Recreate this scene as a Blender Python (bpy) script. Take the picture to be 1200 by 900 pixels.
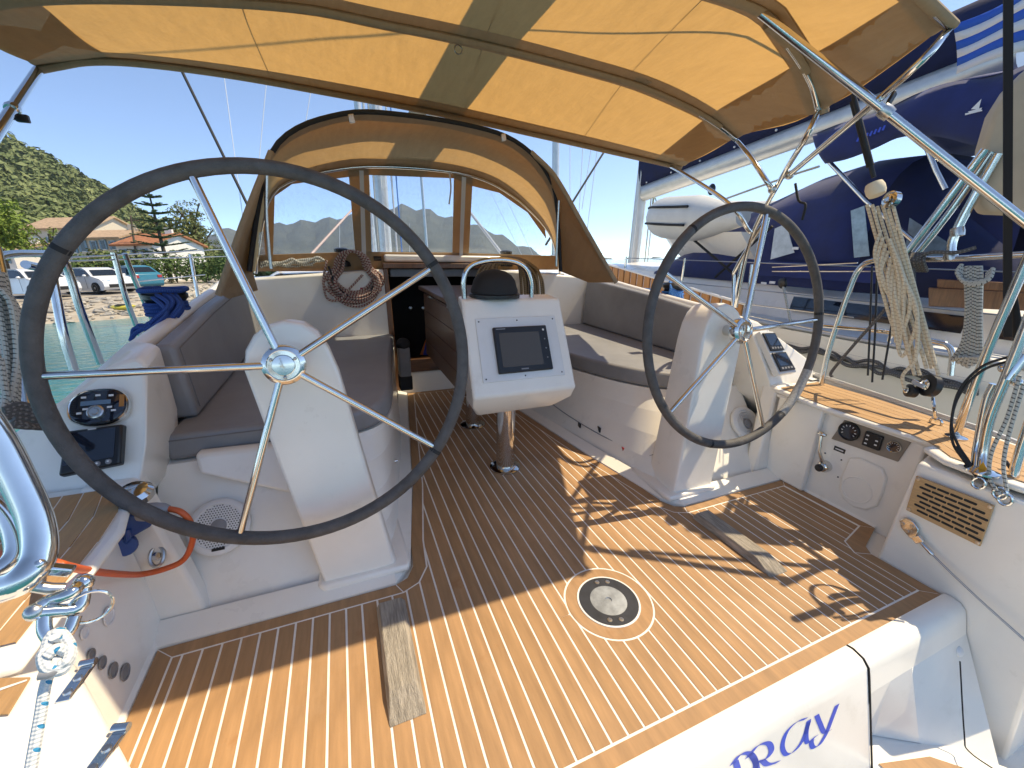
import bpy, math, random
from mathutils import Vector, Matrix
R_ = math.radians
random.seed(7)
for o in list(bpy.data.objects): bpy.data.objects.remove(o)
scene = bpy.context.scene
col = scene.collection

# ------------------------------------------------------------------ camera
# boat frame: x starboard, y forward, z up, sole at z = 0 (metres)
F_PX = 477.45                                     # focal length in pixels of a 1200 px wide frame
CAM = Vector((-0.778, 0.0, 1.2))
def _d(px, py): return Vector((px-600, -(py-450), -F_PX))
_f = _d(395, 290).normalized(); _s = _d(1815, 318); _s = (_s - _f*_s.dot(_f)).normalized(); _u = _s.cross(_f)
RB = Matrix((_s, _f, _u))                         # camera -> boat
UW = Vector((-0.030, 0.037, 0.9989)).normalized() # the moored yacht lies trimmed a little: true up, in the boat frame
QW = UW.rotation_difference(Vector((0, 0, 1))).to_matrix()
CAMW = Vector((-0.778, 0.0, 2.1))                 # 2.1 m above the water
def B2W(p): return QW @ (Vector(p) - CAM) + CAMW
def ray(px, py): return RB @ _d(px, py)
def g(px, py, z=0.0):                             # pixel on a level of the boat
    d = ray(px, py); t = (z-CAM.z)/d.z; return CAM + d*t
def xp(px, py, X):
    d = ray(px, py); t = (X-CAM.x)/d.x; return CAM + d*t
def yp(px, py, Y):
    d = ray(px, py); t = (Y-CAM.y)/d.y; return CAM + d*t
def dp(px, py, dist): return CAM + ray(px, py).normalized()*dist
def wray(px, py): return QW @ ray(px, py)
def gw(px, py, z=0.0):                            # pixel on a level of the world (water = 0)
    d = wray(px, py); t = (z-CAMW.z)/d.z; return CAMW + d*t
def wdep(px, py, depth):                          # pixel at a given distance along the view axis
    return CAMW + wray(px, py)*(depth/F_PX)
cam = bpy.data.cameras.new('camera'); camo = bpy.data.objects.new('camera', cam); col.objects.link(camo)
cam.sensor_width = 36; cam.lens = 36*F_PX/1200; cam.clip_start = 0.02; cam.clip_end = 6000
camo.matrix_world = Matrix.Translation(CAMW) @ (QW @ RB).to_4x4()
scene.camera = camo

# ------------------------------------------------------------------ light
SUN = (QW @ Vector((0.61, -0.05, 1.0))).normalized()
elev = math.asin(SUN.z); azim = math.atan2(SUN.x, SUN.y)
world = bpy.data.worlds.new('World'); scene.world = world; world.use_nodes = True
wn = world.node_tree; bg = wn.nodes['Background']
sky = wn.nodes.new('ShaderNodeTexSky'); sky.sky_type = 'NISHITA'; sky.sun_disc = False
sky.sun_elevation = elev; sky.sun_rotation = azim; sky.air_density = 0.45; sky.dust_density = 0.0; sky.ozone_density = 8.0; sky.altitude = 0
wn.links.new(sky.outputs[0], bg.inputs[0]); bg.inputs[1].default_value = 0.15
sl = bpy.data.lights.new('sun', 'SUN'); sl.energy = 2.0; sl.angle = R_(0.53); sl.color = (1, 0.94, 0.85)
slo = bpy.data.objects.new('sun', sl); col.objects.link(slo); slo.location = (20, -10, 40)
slo.rotation_euler = SUN.to_track_quat('Z', 'Y').to_euler()
vs = scene.view_settings; vs.view_transform = 'Standard'; vs.look = 'None'; vs.gamma = 1; vs.use_curve_mapping = False; vs.exposure = 1.52
vs.use_white_balance = True; vs.white_balance_temperature = 8700; vs.white_balance_tint = 6
scene.render.engine = 'CYCLES'

# ------------------------------------------------------------------ materials
def mat(name, c, rough=0.5, metal=0.0, var=0.0, vscale=8.0, bump=0.0, bscale=60.0, coat=0.0, spec=0.5, c2=None, stretch=None, trans=0.0, sheen=0.0):
    m = bpy.data.materials.new(name); m.use_nodes = True; nt = m.node_tree; b = nt.nodes['Principled BSDF']
    b.inputs['Base Color'].default_value = (*c, 1); b.inputs['Roughness'].default_value = rough; b.inputs['Metallic'].default_value = metal
    b.inputs['Coat Weight'].default_value = coat; b.inputs['Coat Roughness'].default_value = 0.08; b.inputs['Specular IOR Level'].default_value = spec
    b.inputs['Transmission Weight'].default_value = trans; b.inputs['Sheen Weight'].default_value = sheen
    if var or bump or c2:
        tc = nt.nodes.new('ShaderNodeTexCoord'); vec = tc.outputs['Object']
        if stretch:
            mp = nt.nodes.new('ShaderNodeMapping'); mp.inputs['Scale'].default_value = stretch; nt.links.new(vec, mp.inputs[0]); vec = mp.outputs[0]
        if var or c2:
            n = nt.nodes.new('ShaderNodeTexNoise'); n.inputs['Scale'].default_value = vscale; n.inputs['Detail'].default_value = 6; n.inputs['Roughness'].default_value = 0.6
            nt.links.new(vec, n.inputs['Vector'])
            r = nt.nodes.new('ShaderNodeValToRGB'); r.color_ramp.elements[0].position = 0.3; r.color_ramp.elements[1].position = 0.72
            lo = tuple(x*(1-var) for x in c); hi = tuple(min(1, x*(1+var)) for x in (c2 or c))
            if c2: lo = c; hi = c2
            r.color_ramp.elements[0].color = (*lo, 1); r.color_ramp.elements[1].color = (*hi, 1)
            nt.links.new(n.outputs['Fac'], r.inputs[0]); nt.links.new(r.outputs[0], b.inputs['Base Color'])
            mr = nt.nodes.new('ShaderNodeMapRange'); mr.inputs['To Min'].default_value = max(0, rough*0.85); mr.inputs['To Max'].default_value = min(1, rough*1.2)
            nt.links.new(n.outputs['Fac'], mr.inputs[0]); nt.links.new(mr.outputs[0], b.inputs['Roughness'])
        if bump:
            n2 = nt.nodes.new('ShaderNodeTexNoise'); n2.inputs['Scale'].default_value = bscale; n2.inputs['Detail'].default_value = 4
            nt.links.new(vec, n2.inputs['Vector'])
            bp = nt.nodes.new('ShaderNodeBump'); bp.inputs['Strength'].default_value = bump; bp.inputs['Distance'].default_value = 0.01
            nt.links.new(n2.outputs['Fac'], bp.inputs['Height']); nt.links.new(bp.outputs[0], b.inputs['Normal'])
    return m
def rope_mat(name, c, c2, pitch=26.0, amount=0.45, turns=2.0, spiral=False):
    """braided cover: UV.x runs along the rope in metres, UV.y once round it"""
    m = bpy.data.materials.new(name); m.use_nodes = True; nt = m.node_tree; b = nt.nodes['Principled BSDF']; L = nt.links.new
    b.inputs['Roughness'].default_value = 0.85
    uv = nt.nodes.new('ShaderNodeUVMap'); sp = nt.nodes.new('ShaderNodeSeparateXYZ'); L(uv.outputs[0], sp.inputs[0])
    def mth(op, a, bb):
        n = nt.nodes.new('ShaderNodeMath'); n.operation = op
        for i, x in enumerate((a, bb)):
            if hasattr(x, 'links'): L(x, n.inputs[i])
            elif x is not None: n.inputs[i].default_value = x
        return n.outputs[0]
    u = mth('MULTIPLY', sp.outputs[0], pitch*2*math.pi); v = mth('MULTIPLY', sp.outputs[1], 2*math.pi*turns)
    s1 = mth('SINE', mth('ADD', u, v), None); s2 = mth('SINE', mth('SUBTRACT', u, v), None)
    w = mth('MULTIPLY', s1, s2) if not spiral else mth('ADD', mth('MULTIPLY', s1, 0.8), mth('MULTIPLY', s2, 0.2))
    fu = mth('MULTIPLY', sp.outputs[0], 300*math.pi); fv = mth('MULTIPLY', sp.outputs[1], 8*math.pi)
    fine = mth('MULTIPLY', mth('SINE', mth('ADD', fu, fv), None), mth('SINE', mth('SUBTRACT', fu, fv), None))
    r = nt.nodes.new('ShaderNodeValToRGB'); r.color_ramp.interpolation = 'CONSTANT'
    r.color_ramp.elements[0].color = (*c, 1); r.color_ramp.elements[1].position = amount; r.color_ramp.elements[1].color = (*c2, 1)
    L(w, r.inputs[0]); L(r.outputs[0], b.inputs['Base Color'])
    bp = nt.nodes.new('ShaderNodeBump'); bp.inputs['Strength'].default_value = 0.35; bp.inputs['Distance'].default_value = 0.003
    L(fine, bp.inputs['Height']); L(bp.outputs[0], b.inputs['Normal'])
    return m
def canvas_mat(name, c, ct, tw, weave=900):
    """woven canvas that lets part of the light through"""
    m = bpy.data.materials.new(name); m.use_nodes = True; nt = m.node_tree; L = nt.links.new
    b = nt.nodes['Principled BSDF']; out = nt.nodes['Material Output']; b.inputs['Roughness'].default_value = 0.9; b.inputs['Specular IOR Level'].default_value = 0.15
    tc = nt.nodes.new('ShaderNodeTexCoord'); n = nt.nodes.new('ShaderNodeTexNoise'); n.inputs['Scale'].default_value = 5; n.inputs['Detail'].default_value = 8; n.inputs['Roughness'].default_value = 0.7
    mp = nt.nodes.new('ShaderNodeMapping'); mp.inputs['Scale'].default_value = (6, 1, 1); L(tc.outputs['Object'], mp.inputs[0]); L(mp.outputs[0], n.inputs['Vector'])
    def rampd(cc, k):
        r = nt.nodes.new('ShaderNodeValToRGB'); r.color_ramp.elements[0].position = 0.35; r.color_ramp.elements[1].position = 0.7
        r.color_ramp.elements[0].color = (*[x*(1-k) for x in cc], 1); r.color_ramp.elements[1].color = (*cc, 1); L(n.outputs['Fac'], r.inputs[0]); return r.outputs[0]
    L(rampd(c, 0.12), b.inputs['Base Color'])
    t = nt.nodes.new('ShaderNodeBsdfTranslucent'); L(rampd(ct, 0.10), t.inputs[0])
    mx = nt.nodes.new('ShaderNodeMixShader'); mx.inputs[0].default_value = tw
    L(b.outputs[0], mx.inputs[1]); L(t.outputs[0], mx.inputs[2]); L(mx.outputs[0], out.inputs[0])
    n2 = nt.nodes.new('ShaderNodeTexNoise'); n2.inputs['Scale'].default_value = 9; n2.inputs['Detail'].default_value = 3; L(tc.outputs['Object'], n2.inputs['Vector'])
    bp = nt.nodes.new('ShaderNodeBump'); bp.inputs['Strength'].default_value = 0.5; bp.inputs['Distance'].default_value = 0.03
    L(n2.outputs['Fac'], bp.inputs['Height']); L(bp.outputs[0], b.inputs['Normal']); L(bp.outputs[0], t.inputs['Normal'])
    return m
def vinyl_mat(name, tint=(0.9, 0.95, 1.0), haze=0.07):
    """clear, slightly crazed plastic window"""
    m = bpy.data.materials.new(name); m.use_nodes = True; nt = m.node_tree; L = nt.links.new; out = nt.nodes['Material Output']
    nt.nodes.remove(nt.nodes['Principled BSDF'])
    tr = nt.nodes.new('ShaderNodeBsdfTransparent'); tr.inputs[0].default_value = (*tint, 1)
    gl = nt.nodes.new('ShaderNodeBsdfGlossy'); gl.inputs['Roughness'].default_value = 0.05
    df = nt.nodes.new('ShaderNodeBsdfDiffuse'); df.inputs[0].default_value = (0.9, 0.92, 0.95, 1)
    tc = nt.nodes.new('ShaderNodeTexCoord'); mp = nt.nodes.new('ShaderNodeMapping'); mp.inputs['Scale'].default_value = (3, 3, 1.2); mp.inputs['Rotation'].default_value = (0, R_(25), 0)
    n = nt.nodes.new('ShaderNodeTexNoise'); n.inputs['Scale'].default_value = 5; n.inputs['Detail'].default_value = 8; n.inputs['Distortion'].default_value = 2.5
    L(tc.outputs['Object'], mp.inputs[0]); L(mp.outputs[0], n.inputs['Vector'])
    r = nt.nodes.new('ShaderNodeValToRGB'); r.color_ramp.elements[0].position = 0.46; r.color_ramp.elements[0].color = (haze*0.3,)*3+(1,); r.color_ramp.elements[1].position = 0.78; r.color_ramp.elements[1].color = (haze*2.2,)*3+(1,)
    L(n.outputs['Fac'], r.inputs[0])
    bp = nt.nodes.new('ShaderNodeBump'); bp.inputs['Strength'].default_value = 0.15; bp.inputs['Distance'].default_value = 0.02; L(n.outputs['Fac'], bp.inputs['Height']); L(bp.outputs[0], gl.inputs['Normal'])
    m1 = nt.nodes.new('ShaderNodeMixShader'); L(r.outputs[0], m1.inputs[0]); L(tr.outputs[0], m1.inputs[1]); L(df.outputs[0], m1.inputs[2])
    m2 = nt.nodes.new('ShaderNodeMixShader'); m2.inputs[0].default_value = 0.06; L(m1.outputs[0], m2.inputs[1]); L(gl.outputs[0], m2.inputs[2]); L(m2.outputs[0], out.inputs[0])
    return m
M = {}
M['gel'] = mat('gelcoat', (0.90, 0.855, 0.775), 0.28, var=0.06, vscale=2.2, coat=0.25, bump=0.05, bscale=5)
M['gel_nonskid'] = mat('gelcoat_grip', (0.74, 0.74, 0.72), 0.55, var=0.05, bump=0.2, bscale=350)
M['caulk'] = mat('white_caulk', (0.84, 0.80, 0.74), 0.55, var=0.08, vscale=22)
M['teak'] = [mat('synthetic_teak_%d' % i, c, 0.62, var=0.20, vscale=5, bump=0.14, bscale=160, stretch=(7, 1, 1)) for i, c in enumerate([(0.385, 0.215, 0.102), (0.395, 0.221, 0.106), (0.375, 0.209, 0.098), (0.402, 0.226, 0.109)])]
def add_stain(m, c, scale, lo, hi):
    nt = m.node_tree; b = nt.nodes['Principled BSDF']; src = b.inputs['Base Color'].links[0].from_socket
    ge = nt.nodes.new('ShaderNodeNewGeometry'); n = nt.nodes.new('ShaderNodeTexNoise'); n.inputs['Scale'].default_value = scale; n.inputs['Detail'].default_value = 7; n.inputs['Roughness'].default_value = .65; nt.links.new(ge.outputs['Position'], n.inputs['Vector'])
    mr = nt.nodes.new('ShaderNodeMapRange'); mr.inputs['From Min'].default_value = lo; mr.inputs['From Max'].default_value = hi; mr.inputs['To Max'].default_value = .55; nt.links.new(n.outputs['Fac'], mr.inputs[0])
    mx = nt.nodes.new('ShaderNodeMix'); mx.data_type = 'RGBA'; mx.inputs['B'].default_value = (*c, 1); nt.links.new(mr.outputs[0], mx.inputs['Factor']); nt.links.new(src, mx.inputs['A']); nt.links.new(mx.outputs['Result'], b.inputs['Base Color'])
for m_ in M['teak']: add_stain(m_, (.30, .12, .035), 5.0, .62, .74); add_stain(m_, (.55, .36, .22), 1.7, .55, .8)
add_stain(M['gel'], (.68, .63, .54), 9.0, .60, .82)
M['deck_teak'] = [mat('deck_teak_%d' % i, c, 0.6, var=0.14, vscale=12, bump=0.15, bscale=120, stretch=(9, 1, 1)) for i, c in enumerate([(0.44, 0.25, 0.11), (0.47, 0.275, 0.125)])]
M['grey_wood'] = mat('weathered_wood', (0.38, 0.33, 0.27), 0.9, var=0.45, vscale=9, bump=0.8, bscale=40, stretch=(14, 1.2, 6))
M['steel'] = mat('polished_steel', (0.66, 0.65, 0.63), 0.10, 1.0, var=0.06, vscale=20)
M['steel_dull'] = mat('brushed_steel', (0.55, 0.54, 0.52), 0.28, 1.0, var=0.12, vscale=40)
M['leather'] = mat('wheel_leather', (0.085, 0.080, 0.078), 0.62, var=0.35, vscale=18, bump=0.35, bscale=240)
M['leather_pale'] = mat('wheel_lacing', (0.35, 0.34, 0.32), 0.7, var=0.3, vscale=120, bump=0.4, bscale=300)
M['cushion'] = mat('grey_vinyl', (0.265, 0.265, 0.272), 0.45, var=0.14, vscale=4, bump=0.35, bscale=5)
M['seam'] = mat('seam_thread', (0.19, 0.18, 0.18), 0.7)
M['black'] = mat('black_plastic', (0.012, 0.012, 0.013), 0.35, var=0.2, vscale=30)
M['black_matt'] = mat('black_rubber', (0.016, 0.016, 0.017), 0.75, var=0.2, vscale=30)
M['screen'] = mat('screen_glass', (0.008, 0.013, 0.024), 0.06, coat=0.6)
M['screen_brown'] = mat('plotter_glass', (0.075, 0.055, 0.032), 0.16, coat=0.3)
M['white_plastic'] = mat('white_plastic', (0.76, 0.76, 0.75), 0.4, var=0.04)
M['grey_plastic'] = mat('grey_plastic', (0.25, 0.25, 0.26), 0.45, var=0.15)
M['panel_grey'] = mat('panel_taupe', (0.27, 0.22, 0.17), 0.5, var=0.1)
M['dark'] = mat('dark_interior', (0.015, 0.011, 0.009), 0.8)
M['mahogany'] = mat('varnished_mahogany', (0.10, 0.043, 0.020), 0.38, var=0.45, vscale=7, bump=0.1, bscale=60, coat=0.3, stretch=(1, 10, 10))
M['mahogany_frame'] = mat('mahogany_frame', (0.17, 0.075, 0.033), 0.4, var=0.4, vscale=9, coat=0.3, stretch=(10, 10, 1))
M['canvas'] = canvas_mat('beige_canvas', (0.40, 0.30, 0.185), (0.76, 0.42, 0.14), 0.47)
M['canvas_double'] = canvas_mat('beige_canvas_doubled', (0.44, 0.34, 0.235), (0.45, 0.30, 0.17), 0.18)
M['hood_canvas'] = canvas_mat('hood_canvas', (0.52, 0.41, 0.285), (0.62, 0.37, 0.15), 0.40)
M['vinyl'] = vinyl_mat('clear_vinyl')
M['navy'] = mat('navy_canvas', (0.010, 0.022, 0.115), 0.8, var=0.3, vscale=5, bump=0.3, bscale=9, sheen=0.2)
M['navy_dark'] = mat('navy_canvas_deep', (0.007, 0.013, 0.055), 0.85, var=0.3, vscale=5, bump=0.3, bscale=9)
M['white_paint'] = mat('white_paint', (0.8, 0.8, 0.8), 0.4)
M['blue_ink'] = mat('blue_lettering', (0.02, 0.08, 0.58), 0.4)
M['alu'] = mat('mast_alloy', (0.62, 0.62, 0.60), 0.35, 0.5, var=0.08)
M['orange_cable'] = mat('orange_cable', (0.62, 0.11, 0.03), 0.45, var=0.12)
M['blue_plastic'] = mat('blue_plastic', (0.012, 0.06, 0.24), 0.4, var=0.15)
M['black_wire'] = mat('black_cable', (0.012, 0.012, 0.014), 0.55)
M['rope_blue'] = rope_mat('blue_braid', (0.012, 0.06, 0.26), (0.03, 0.14, 0.45), 60, 0.7)
M['rope_cyan'] = rope_mat('bright_blue_braid', (0.015, 0.16, 0.50), (0.35, 0.6, 0.8), 45, 0.75)
M['rope_red'] = rope_mat('red_fleck_braid', (0.50, 0.40, 0.33), (0.22, 0.04, 0.035), 48, 0.35, 1, True)
M['rope_tan'] = rope_mat('tan_braid', (0.33, 0.245, 0.145), (0.12, 0.08, 0.045), 55, 0.6, 1, True)
M['rope_cream'] = rope_mat('cream_braid', (0.80, 0.67, 0.48), (0.62, 0.48, 0.31), 60, 0.6, 1, True)
M['rope_grey'] = rope_mat('grey_fleck_braid', (0.52, 0.52, 0.47), (0.07, 0.08, 0.08), 70, 0.62, 1, True)
M['rope_white'] = rope_mat('white_blue_braid', (0.66, 0.67, 0.66), (0.02, 0.25, 0.45), 55, 0.80, 1, True)
M['rope_dark'] = rope_mat('dark_grey_braid', (0.10, 0.095, 0.09), (0.22, 0.21, 0.2), 40, 0.5)
M['wire'] = mat('steel_wire', (0.42, 0.42, 0.42), 0.35, 1.0)
M['stay_pale'] = mat('pale_wire', (0.7, 0.72, 0.74), 0.4)
M['red'] = mat('red_sticker', (0.42, 0.03, 0.03), 0.5)
M['yellow'] = mat('yellow_sticker', (0.65, 0.33, 0.02), 0.5)
M['pvc'] = mat('grey_inflatable', (0.58, 0.59, 0.58), 0.5, var=0.05)

# ------------------------------------------------------------------ mesh helpers
def crom(pts, n=6, closed=False):
    pts = [Vector(p) for p in pts]; out = []; N = len(pts)
    if N < 3: return pts
    for i in range(N if closed else N-1):
        p1, p2 = pts[i], pts[(i+1) % N]
        p0 = pts[(i-1) % N] if (closed or i > 0) else p1*2-p2
        p3 = pts[(i+2) % N] if (closed or i+2 < N) else p2*2-p1
        for k in range(n):
            t = k/n; out.append(0.5*((2*p1)+(p2-p0)*t+(2*p0-5*p1+4*p2-p3)*t*t+(3*p1-p0-3*p2+p3)*t**3))
    if not closed: out.append(pts[-1])
    return out
def frame(ax):
    ax = Vector(ax).normalized(); a = Vector((0, 0, 1)) if abs(ax.z) < 0.9 else Vector((0, 1, 0))
    x = a.cross(ax).normalized(); return x, ax.cross(x)
class MB:
    def __init__(s): s.v = []; s.f = []; s.uv = {}; s.mi = {}
    def add(s, vs, fs, uvs=None, mi=0):
        o = len(s.v); s.v += [Vector(p) for p in vs]
        for i, f in enumerate(fs):
            if uvs: s.uv[len(s.f)] = uvs[i]
            if mi: s.mi[len(s.f)] = mi
            s.f.append([o+k for k in f])
        return s
    def box(s, a, b, mi=0):
        a, b = [min(x, y) for x, y in zip(a, b)], [max(x, y) for x, y in zip(a, b)]
        return s.add([(x, y, z) for z in (a[2], b[2]) for y in (a[1], b[1]) for x in (a[0], b[0])],
                     [(0, 2, 3, 1), (4, 5, 7, 6), (0, 1, 5, 4), (2, 6, 7, 3), (0, 4, 6, 2), (1, 3, 7, 5)], mi=mi)
    def obox(s, c, ax, ay, az, mi=0):
        c = Vector(c); ax, ay, az = Vector(ax), Vector(ay), Vector(az)
        return s.add([c+ax*i+ay*j+az*k for k in (-1, 1) for j in (-1, 1) for i in (-1, 1)],
                     [(0, 2, 3, 1), (4, 5, 7, 6), (0, 1, 5, 4), (2, 6, 7, 3), (0, 4, 6, 2), (1, 3, 7, 5)], mi=mi)
    def poly(s, pts, mi=0): return s.add(pts, [list(range(len(pts)))], mi=mi)
    def prism(s, pts, vec, mi=0):
        n = len(pts); vec = Vector(vec); pts = [Vector(p) for p in pts]
        return s.add(pts+[p+vec for p in pts], [list(range(n))[::-1], list(range(n, 2*n))]+[(i, (i+1) % n, n+(i+1) % n, n+i) for i in range(n)], mi=mi)
    def hexa(s, bot, top, mi=0):
        n = len(bot); return s.add(list(bot)+list(top), [list(range(n))[::-1], list(range(n, 2*n))]+[(i, (i+1) % n, n+(i+1) % n, n+i) for i in range(n)], mi=mi)
    def tube(s, pts, r, n=8, closed=False, caps=True, mi=0, flat=1.0):
        pts = [Vector(p) for p in pts]; N = len(pts); rs = r if isinstance(r, (list, tuple)) else [r]*N
        T = []
        for i in range(N):
            a = pts[(i-1) % N] if (closed or i > 0) else pts[i]; b = pts[(i+1) % N] if (closed or i < N-1) else pts[i]
            T.append((b-a).normalized() if (b-a).length > 1e-9 else Vector((0, 0, 1)))
        x, y = frame(T[0]); vs = []; dist = 0; ds = []
        for i in range(N):
            if i: dist += (pts[i]-pts[i-1]).length
            else: dist = random.random()
            ds.append(dist)
            if i:
                q = T[i-1].rotation_difference(T[i]); x = q @ x; x = (x-T[i]*x.dot(T[i])).normalized()
            y = T[i].cross(x)
            for k in range(n):
                a = 2*math.pi*k/n; vs.append(pts[i]+(x*math.cos(a)+y*math.sin(a)*flat)*rs[i])
        fs = []; uvs = []
        for i in range(N if closed else N-1):
            j = (i+1) % N; dj = ds[j] if j else dist+0*ds[0]+(pts[0]-pts[-1]).length
            for k in range(n):
                k2 = (k+1) % n; fs.append((i*n+k, i*n+k2, j*n+k2, j*n+k))
                uvs.append(((ds[i], k/n), (ds[i], (k+1)/n), (dj, (k+1)/n), (dj, k/n)))
        if caps and not closed:
            fs += [list(range(n))[::-1], list(range((N-1)*n, N*n))]; uvs += [[(0, 0)]*n, [(0, 0)]*n]
        return s.add(vs, fs, uvs, mi=mi)
    def lathe(s, prof, org, ax, n=24, mi=0, x=None):
        org = Vector(org); ax = Vector(ax).normalized(); xx, yy = frame(ax); vs = []; fs = []
        for r, h in prof:
            for k in range(n):
                a = 2*math.pi*k/n; vs.append(org+ax*h+(xx*math.cos(a)+yy*math.sin(a))*max(r, 1e-5))
        for i in range(len(prof)-1):
            for k in range(n): k2 = (k+1) % n; fs.append((i*n+k, i*n+k2, (i+1)*n+k2, (i+1)*n+k))
        if prof[0][0] > 1e-4: fs.append(list(range(n))[::-1])
        if prof[-1][0] > 1e-4: fs.append(list(range((len(prof)-1)*n, len(prof)*n)))
        return s.add(vs, fs, mi=mi)
    def ball(s, c, r, nu=16, nv=10, mi=0):
        c = Vector(c); r = (r, r, r) if not hasattr(r, '__len__') else r; vs = []; fs = []
        for i in range(nv+1):
            th = math.pi*i/nv
            for k in range(nu):
                a = 2*math.pi*k/nu; vs.append(c+Vector((r[0]*math.sin(th)*math.cos(a), r[1]*math.sin(th)*math.sin(a), r[2]*math.cos(th))))
        for i in range(nv):
            for k in range(nu): k2 = (k+1) % nu; fs.append((i*nu+k, (i+1)*nu+k, (i+1)*nu+k2, i*nu+k2))
        return s.add(vs, fs, mi=mi)
    def grid(s, fn, nu, nv, mi=0, cu=False):
        vs = [fn(i/nu, j/nv) for j in range(nv+1) for i in range(nu+(0 if cu else 1))]; w = nu+(0 if cu else 1)
        return s.add(vs, [(j*w+i, j*w+(i+1) % w, (j+1)*w+(i+1) % w, (j+1)*w+i) for j in range(nv) for i in range(nu)], mi=mi)
    def loft(s, rings, caps=True, mi=0):
        n = len(rings[0]); vs = [p for r in rings for p in r]
        fs = [(i*n+k, i*n+(k+1) % n, (i+1)*n+(k+1) % n, (i+1)*n+k) for i in range(len(rings)-1) for k in range(n)]
        if caps: fs += [list(range(n))[::-1], list(range((len(rings)-1)*n, len(rings)*n))]
        return s.add(vs, fs, mi=mi)
    def build(s, name, m, parent=None, sp='b', smooth=True, ang=38, bevel=0, bseg=2, solid=0, sub=0, off=0):
        me = bpy.data.meshes.new(name)
        vs = [B2W(p) for p in s.v] if sp == 'b' else s.v
        me.from_pydata([tuple(p) for p in vs], [], s.f)
        for mm in (m if isinstance(m, (list, tuple)) else [m]): me.materials.append(mm)
        for i, k in s.mi.items(): me.polygons[i].material_index = k
        if s.uv:
            ul = me.uv_layers.new(name='UVMap')
            for i, p in enumerate(me.polygons):
                u = s.uv.get(i)
                if u:
                    for k, li in enumerate(p.loop_indices): ul.data[li].uv = u[k]
        me.validate(); me.update()
        if smooth:
            for p in me.polygons: p.use_smooth = True
            me.set_sharp_from_angle(angle=R_(ang))
        o = bpy.data.objects.new(name, me); col.objects.link(o)
        if parent is not None: o.parent = parent
        if solid: md = o.modifiers.new('solid', 'SOLIDIFY'); md.thickness = solid; md.offset = off
        if bevel: md = o.modifiers.new('bevel', 'BEVEL'); md.width = bevel; md.segments = bseg; md.limit_method = 'ANGLE'; md.angle_limit = R_(35)
        if sub: md = o.modifiers.new('sub', 'SUBSURF'); md.levels = sub; md.render_levels = sub
        return o
def tag(o, label, cat, group=None):
    o['label'] = label; o['category'] = cat
    if group: o['group'] = group
    return o
def thing(name, label, cat, group=None):
    o = bpy.data.objects.new(name, None); col.objects.link(o); o.empty_display_size = 0.1
    return tag(o, label, cat, group)
def struct(o): o['kind'] = 'structure'; return o
def tb(name, m, pts, r, parent=None, n=8, sm=6, sp='b', closed=False, **k):
    p = crom(pts, sm, closed) if sm and len(pts) > 2 else pts
    return MB().tube(p, r, n, closed=closed, **k).build(name, m, parent, sp)
def V(*a): return Vector(a)
def lerp(a, b, t): return a+(b-a)*t
def interp(tab, x):                                # piecewise linear table
    if x <= tab[0][0]: return tab[0][1]
    for (a, b), (c, d) in zip(tab, tab[1:]):
        if x <= c: return b+(d-b)*(x-a)/(c-a)
    return tab[-1][1]
def clip(poly, axis, val, keep):                   # half-plane clip of a 2-D polygon
    out = []
    for i in range(len(poly)):
        a, b = poly[i], poly[(i+1) % len(poly)]; da, db = (a[axis]-val)*keep, (b[axis]-val)*keep
        if da >= 0: out.append(a)
        if (da > 0 and db < 0) or (da < 0 and db > 0):
            t = da/(da-db); out.append((a[0]+(b[0]-a[0])*t, a[1]+(b[1]-a[1])*t))
    return out
def ribbon(pts, width, plane, nib=None):
    """broad-nib pen stroke: pts in (u, v), plane maps (u, v) to space"""
    c = crom([(p[0], p[1], 0) for p in pts], 8); nb = Vector((math.cos(nib or 0.6), math.sin(nib or 0.6), 0))*width/2
    vs = []; fs = []
    for p in c: vs += [plane(*(p+nb).xy), plane(*(p-nb).xy)]
    fs = [(2*i, 2*i+1, 2*i+3, 2*i+2) for i in range(len(c)-1)]
    return vs, fs
def onplane(px, py, p0, n):
    d = ray(px, py); t = (p0-CAM).dot(n)/d.dot(n); return CAM+d*t
# ================================================================== the yacht we stand on
yacht = thing('sailing_yacht', 'white sailing yacht whose teak-soled cockpit with two steering wheels fills the view', 'yacht')
GEL = M['gel']
# ---- cockpit sole: outline (starboard half), outer edge and the inner edge of the margin planks
half_o = [(1.20, .505), (1.20, .735), (1.235, .775), (1.42, .835), (1.42, 1.285), (.70, 1.285), (.655, 1.305), (.625, 1.36), (.612, 1.50), (.53, 1.95), (.44, 2.65), (.335, 3.45)]
half_i = [(1.145, .545), (1.145, .765), (1.185, .825), (1.375, .87), (1.375, 1.243), (.68, 1.243), (.62, 1.27), (.578, 1.34), (.563, 1.50), (.483, 1.95), (.393, 2.65), (.29, 3.41)]
mir = lambda l: [(-x, y) for x, y in l]
outer = half_o + mir(half_o)[::-1]; inner = half_i + mir(half_i)[::-1]
sole = MB().prism([(x, y, -0.0009) for x, y in outer], (0, 0, -.02)).build('cockpit_sole', M['caulk'], yacht, smooth=False)
N = len(outer); half_n = len(half_o)
groups = [[0, 1], [1, 2, 3], [3, 4], [4, 5], [5, 6, 7, 8, 9, 10, 11]]
idx = [list(q) for q in groups] + [[N-1-k for k in q] for q in groups] + [[half_n-1, half_n], [N-1, 0]]
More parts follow.
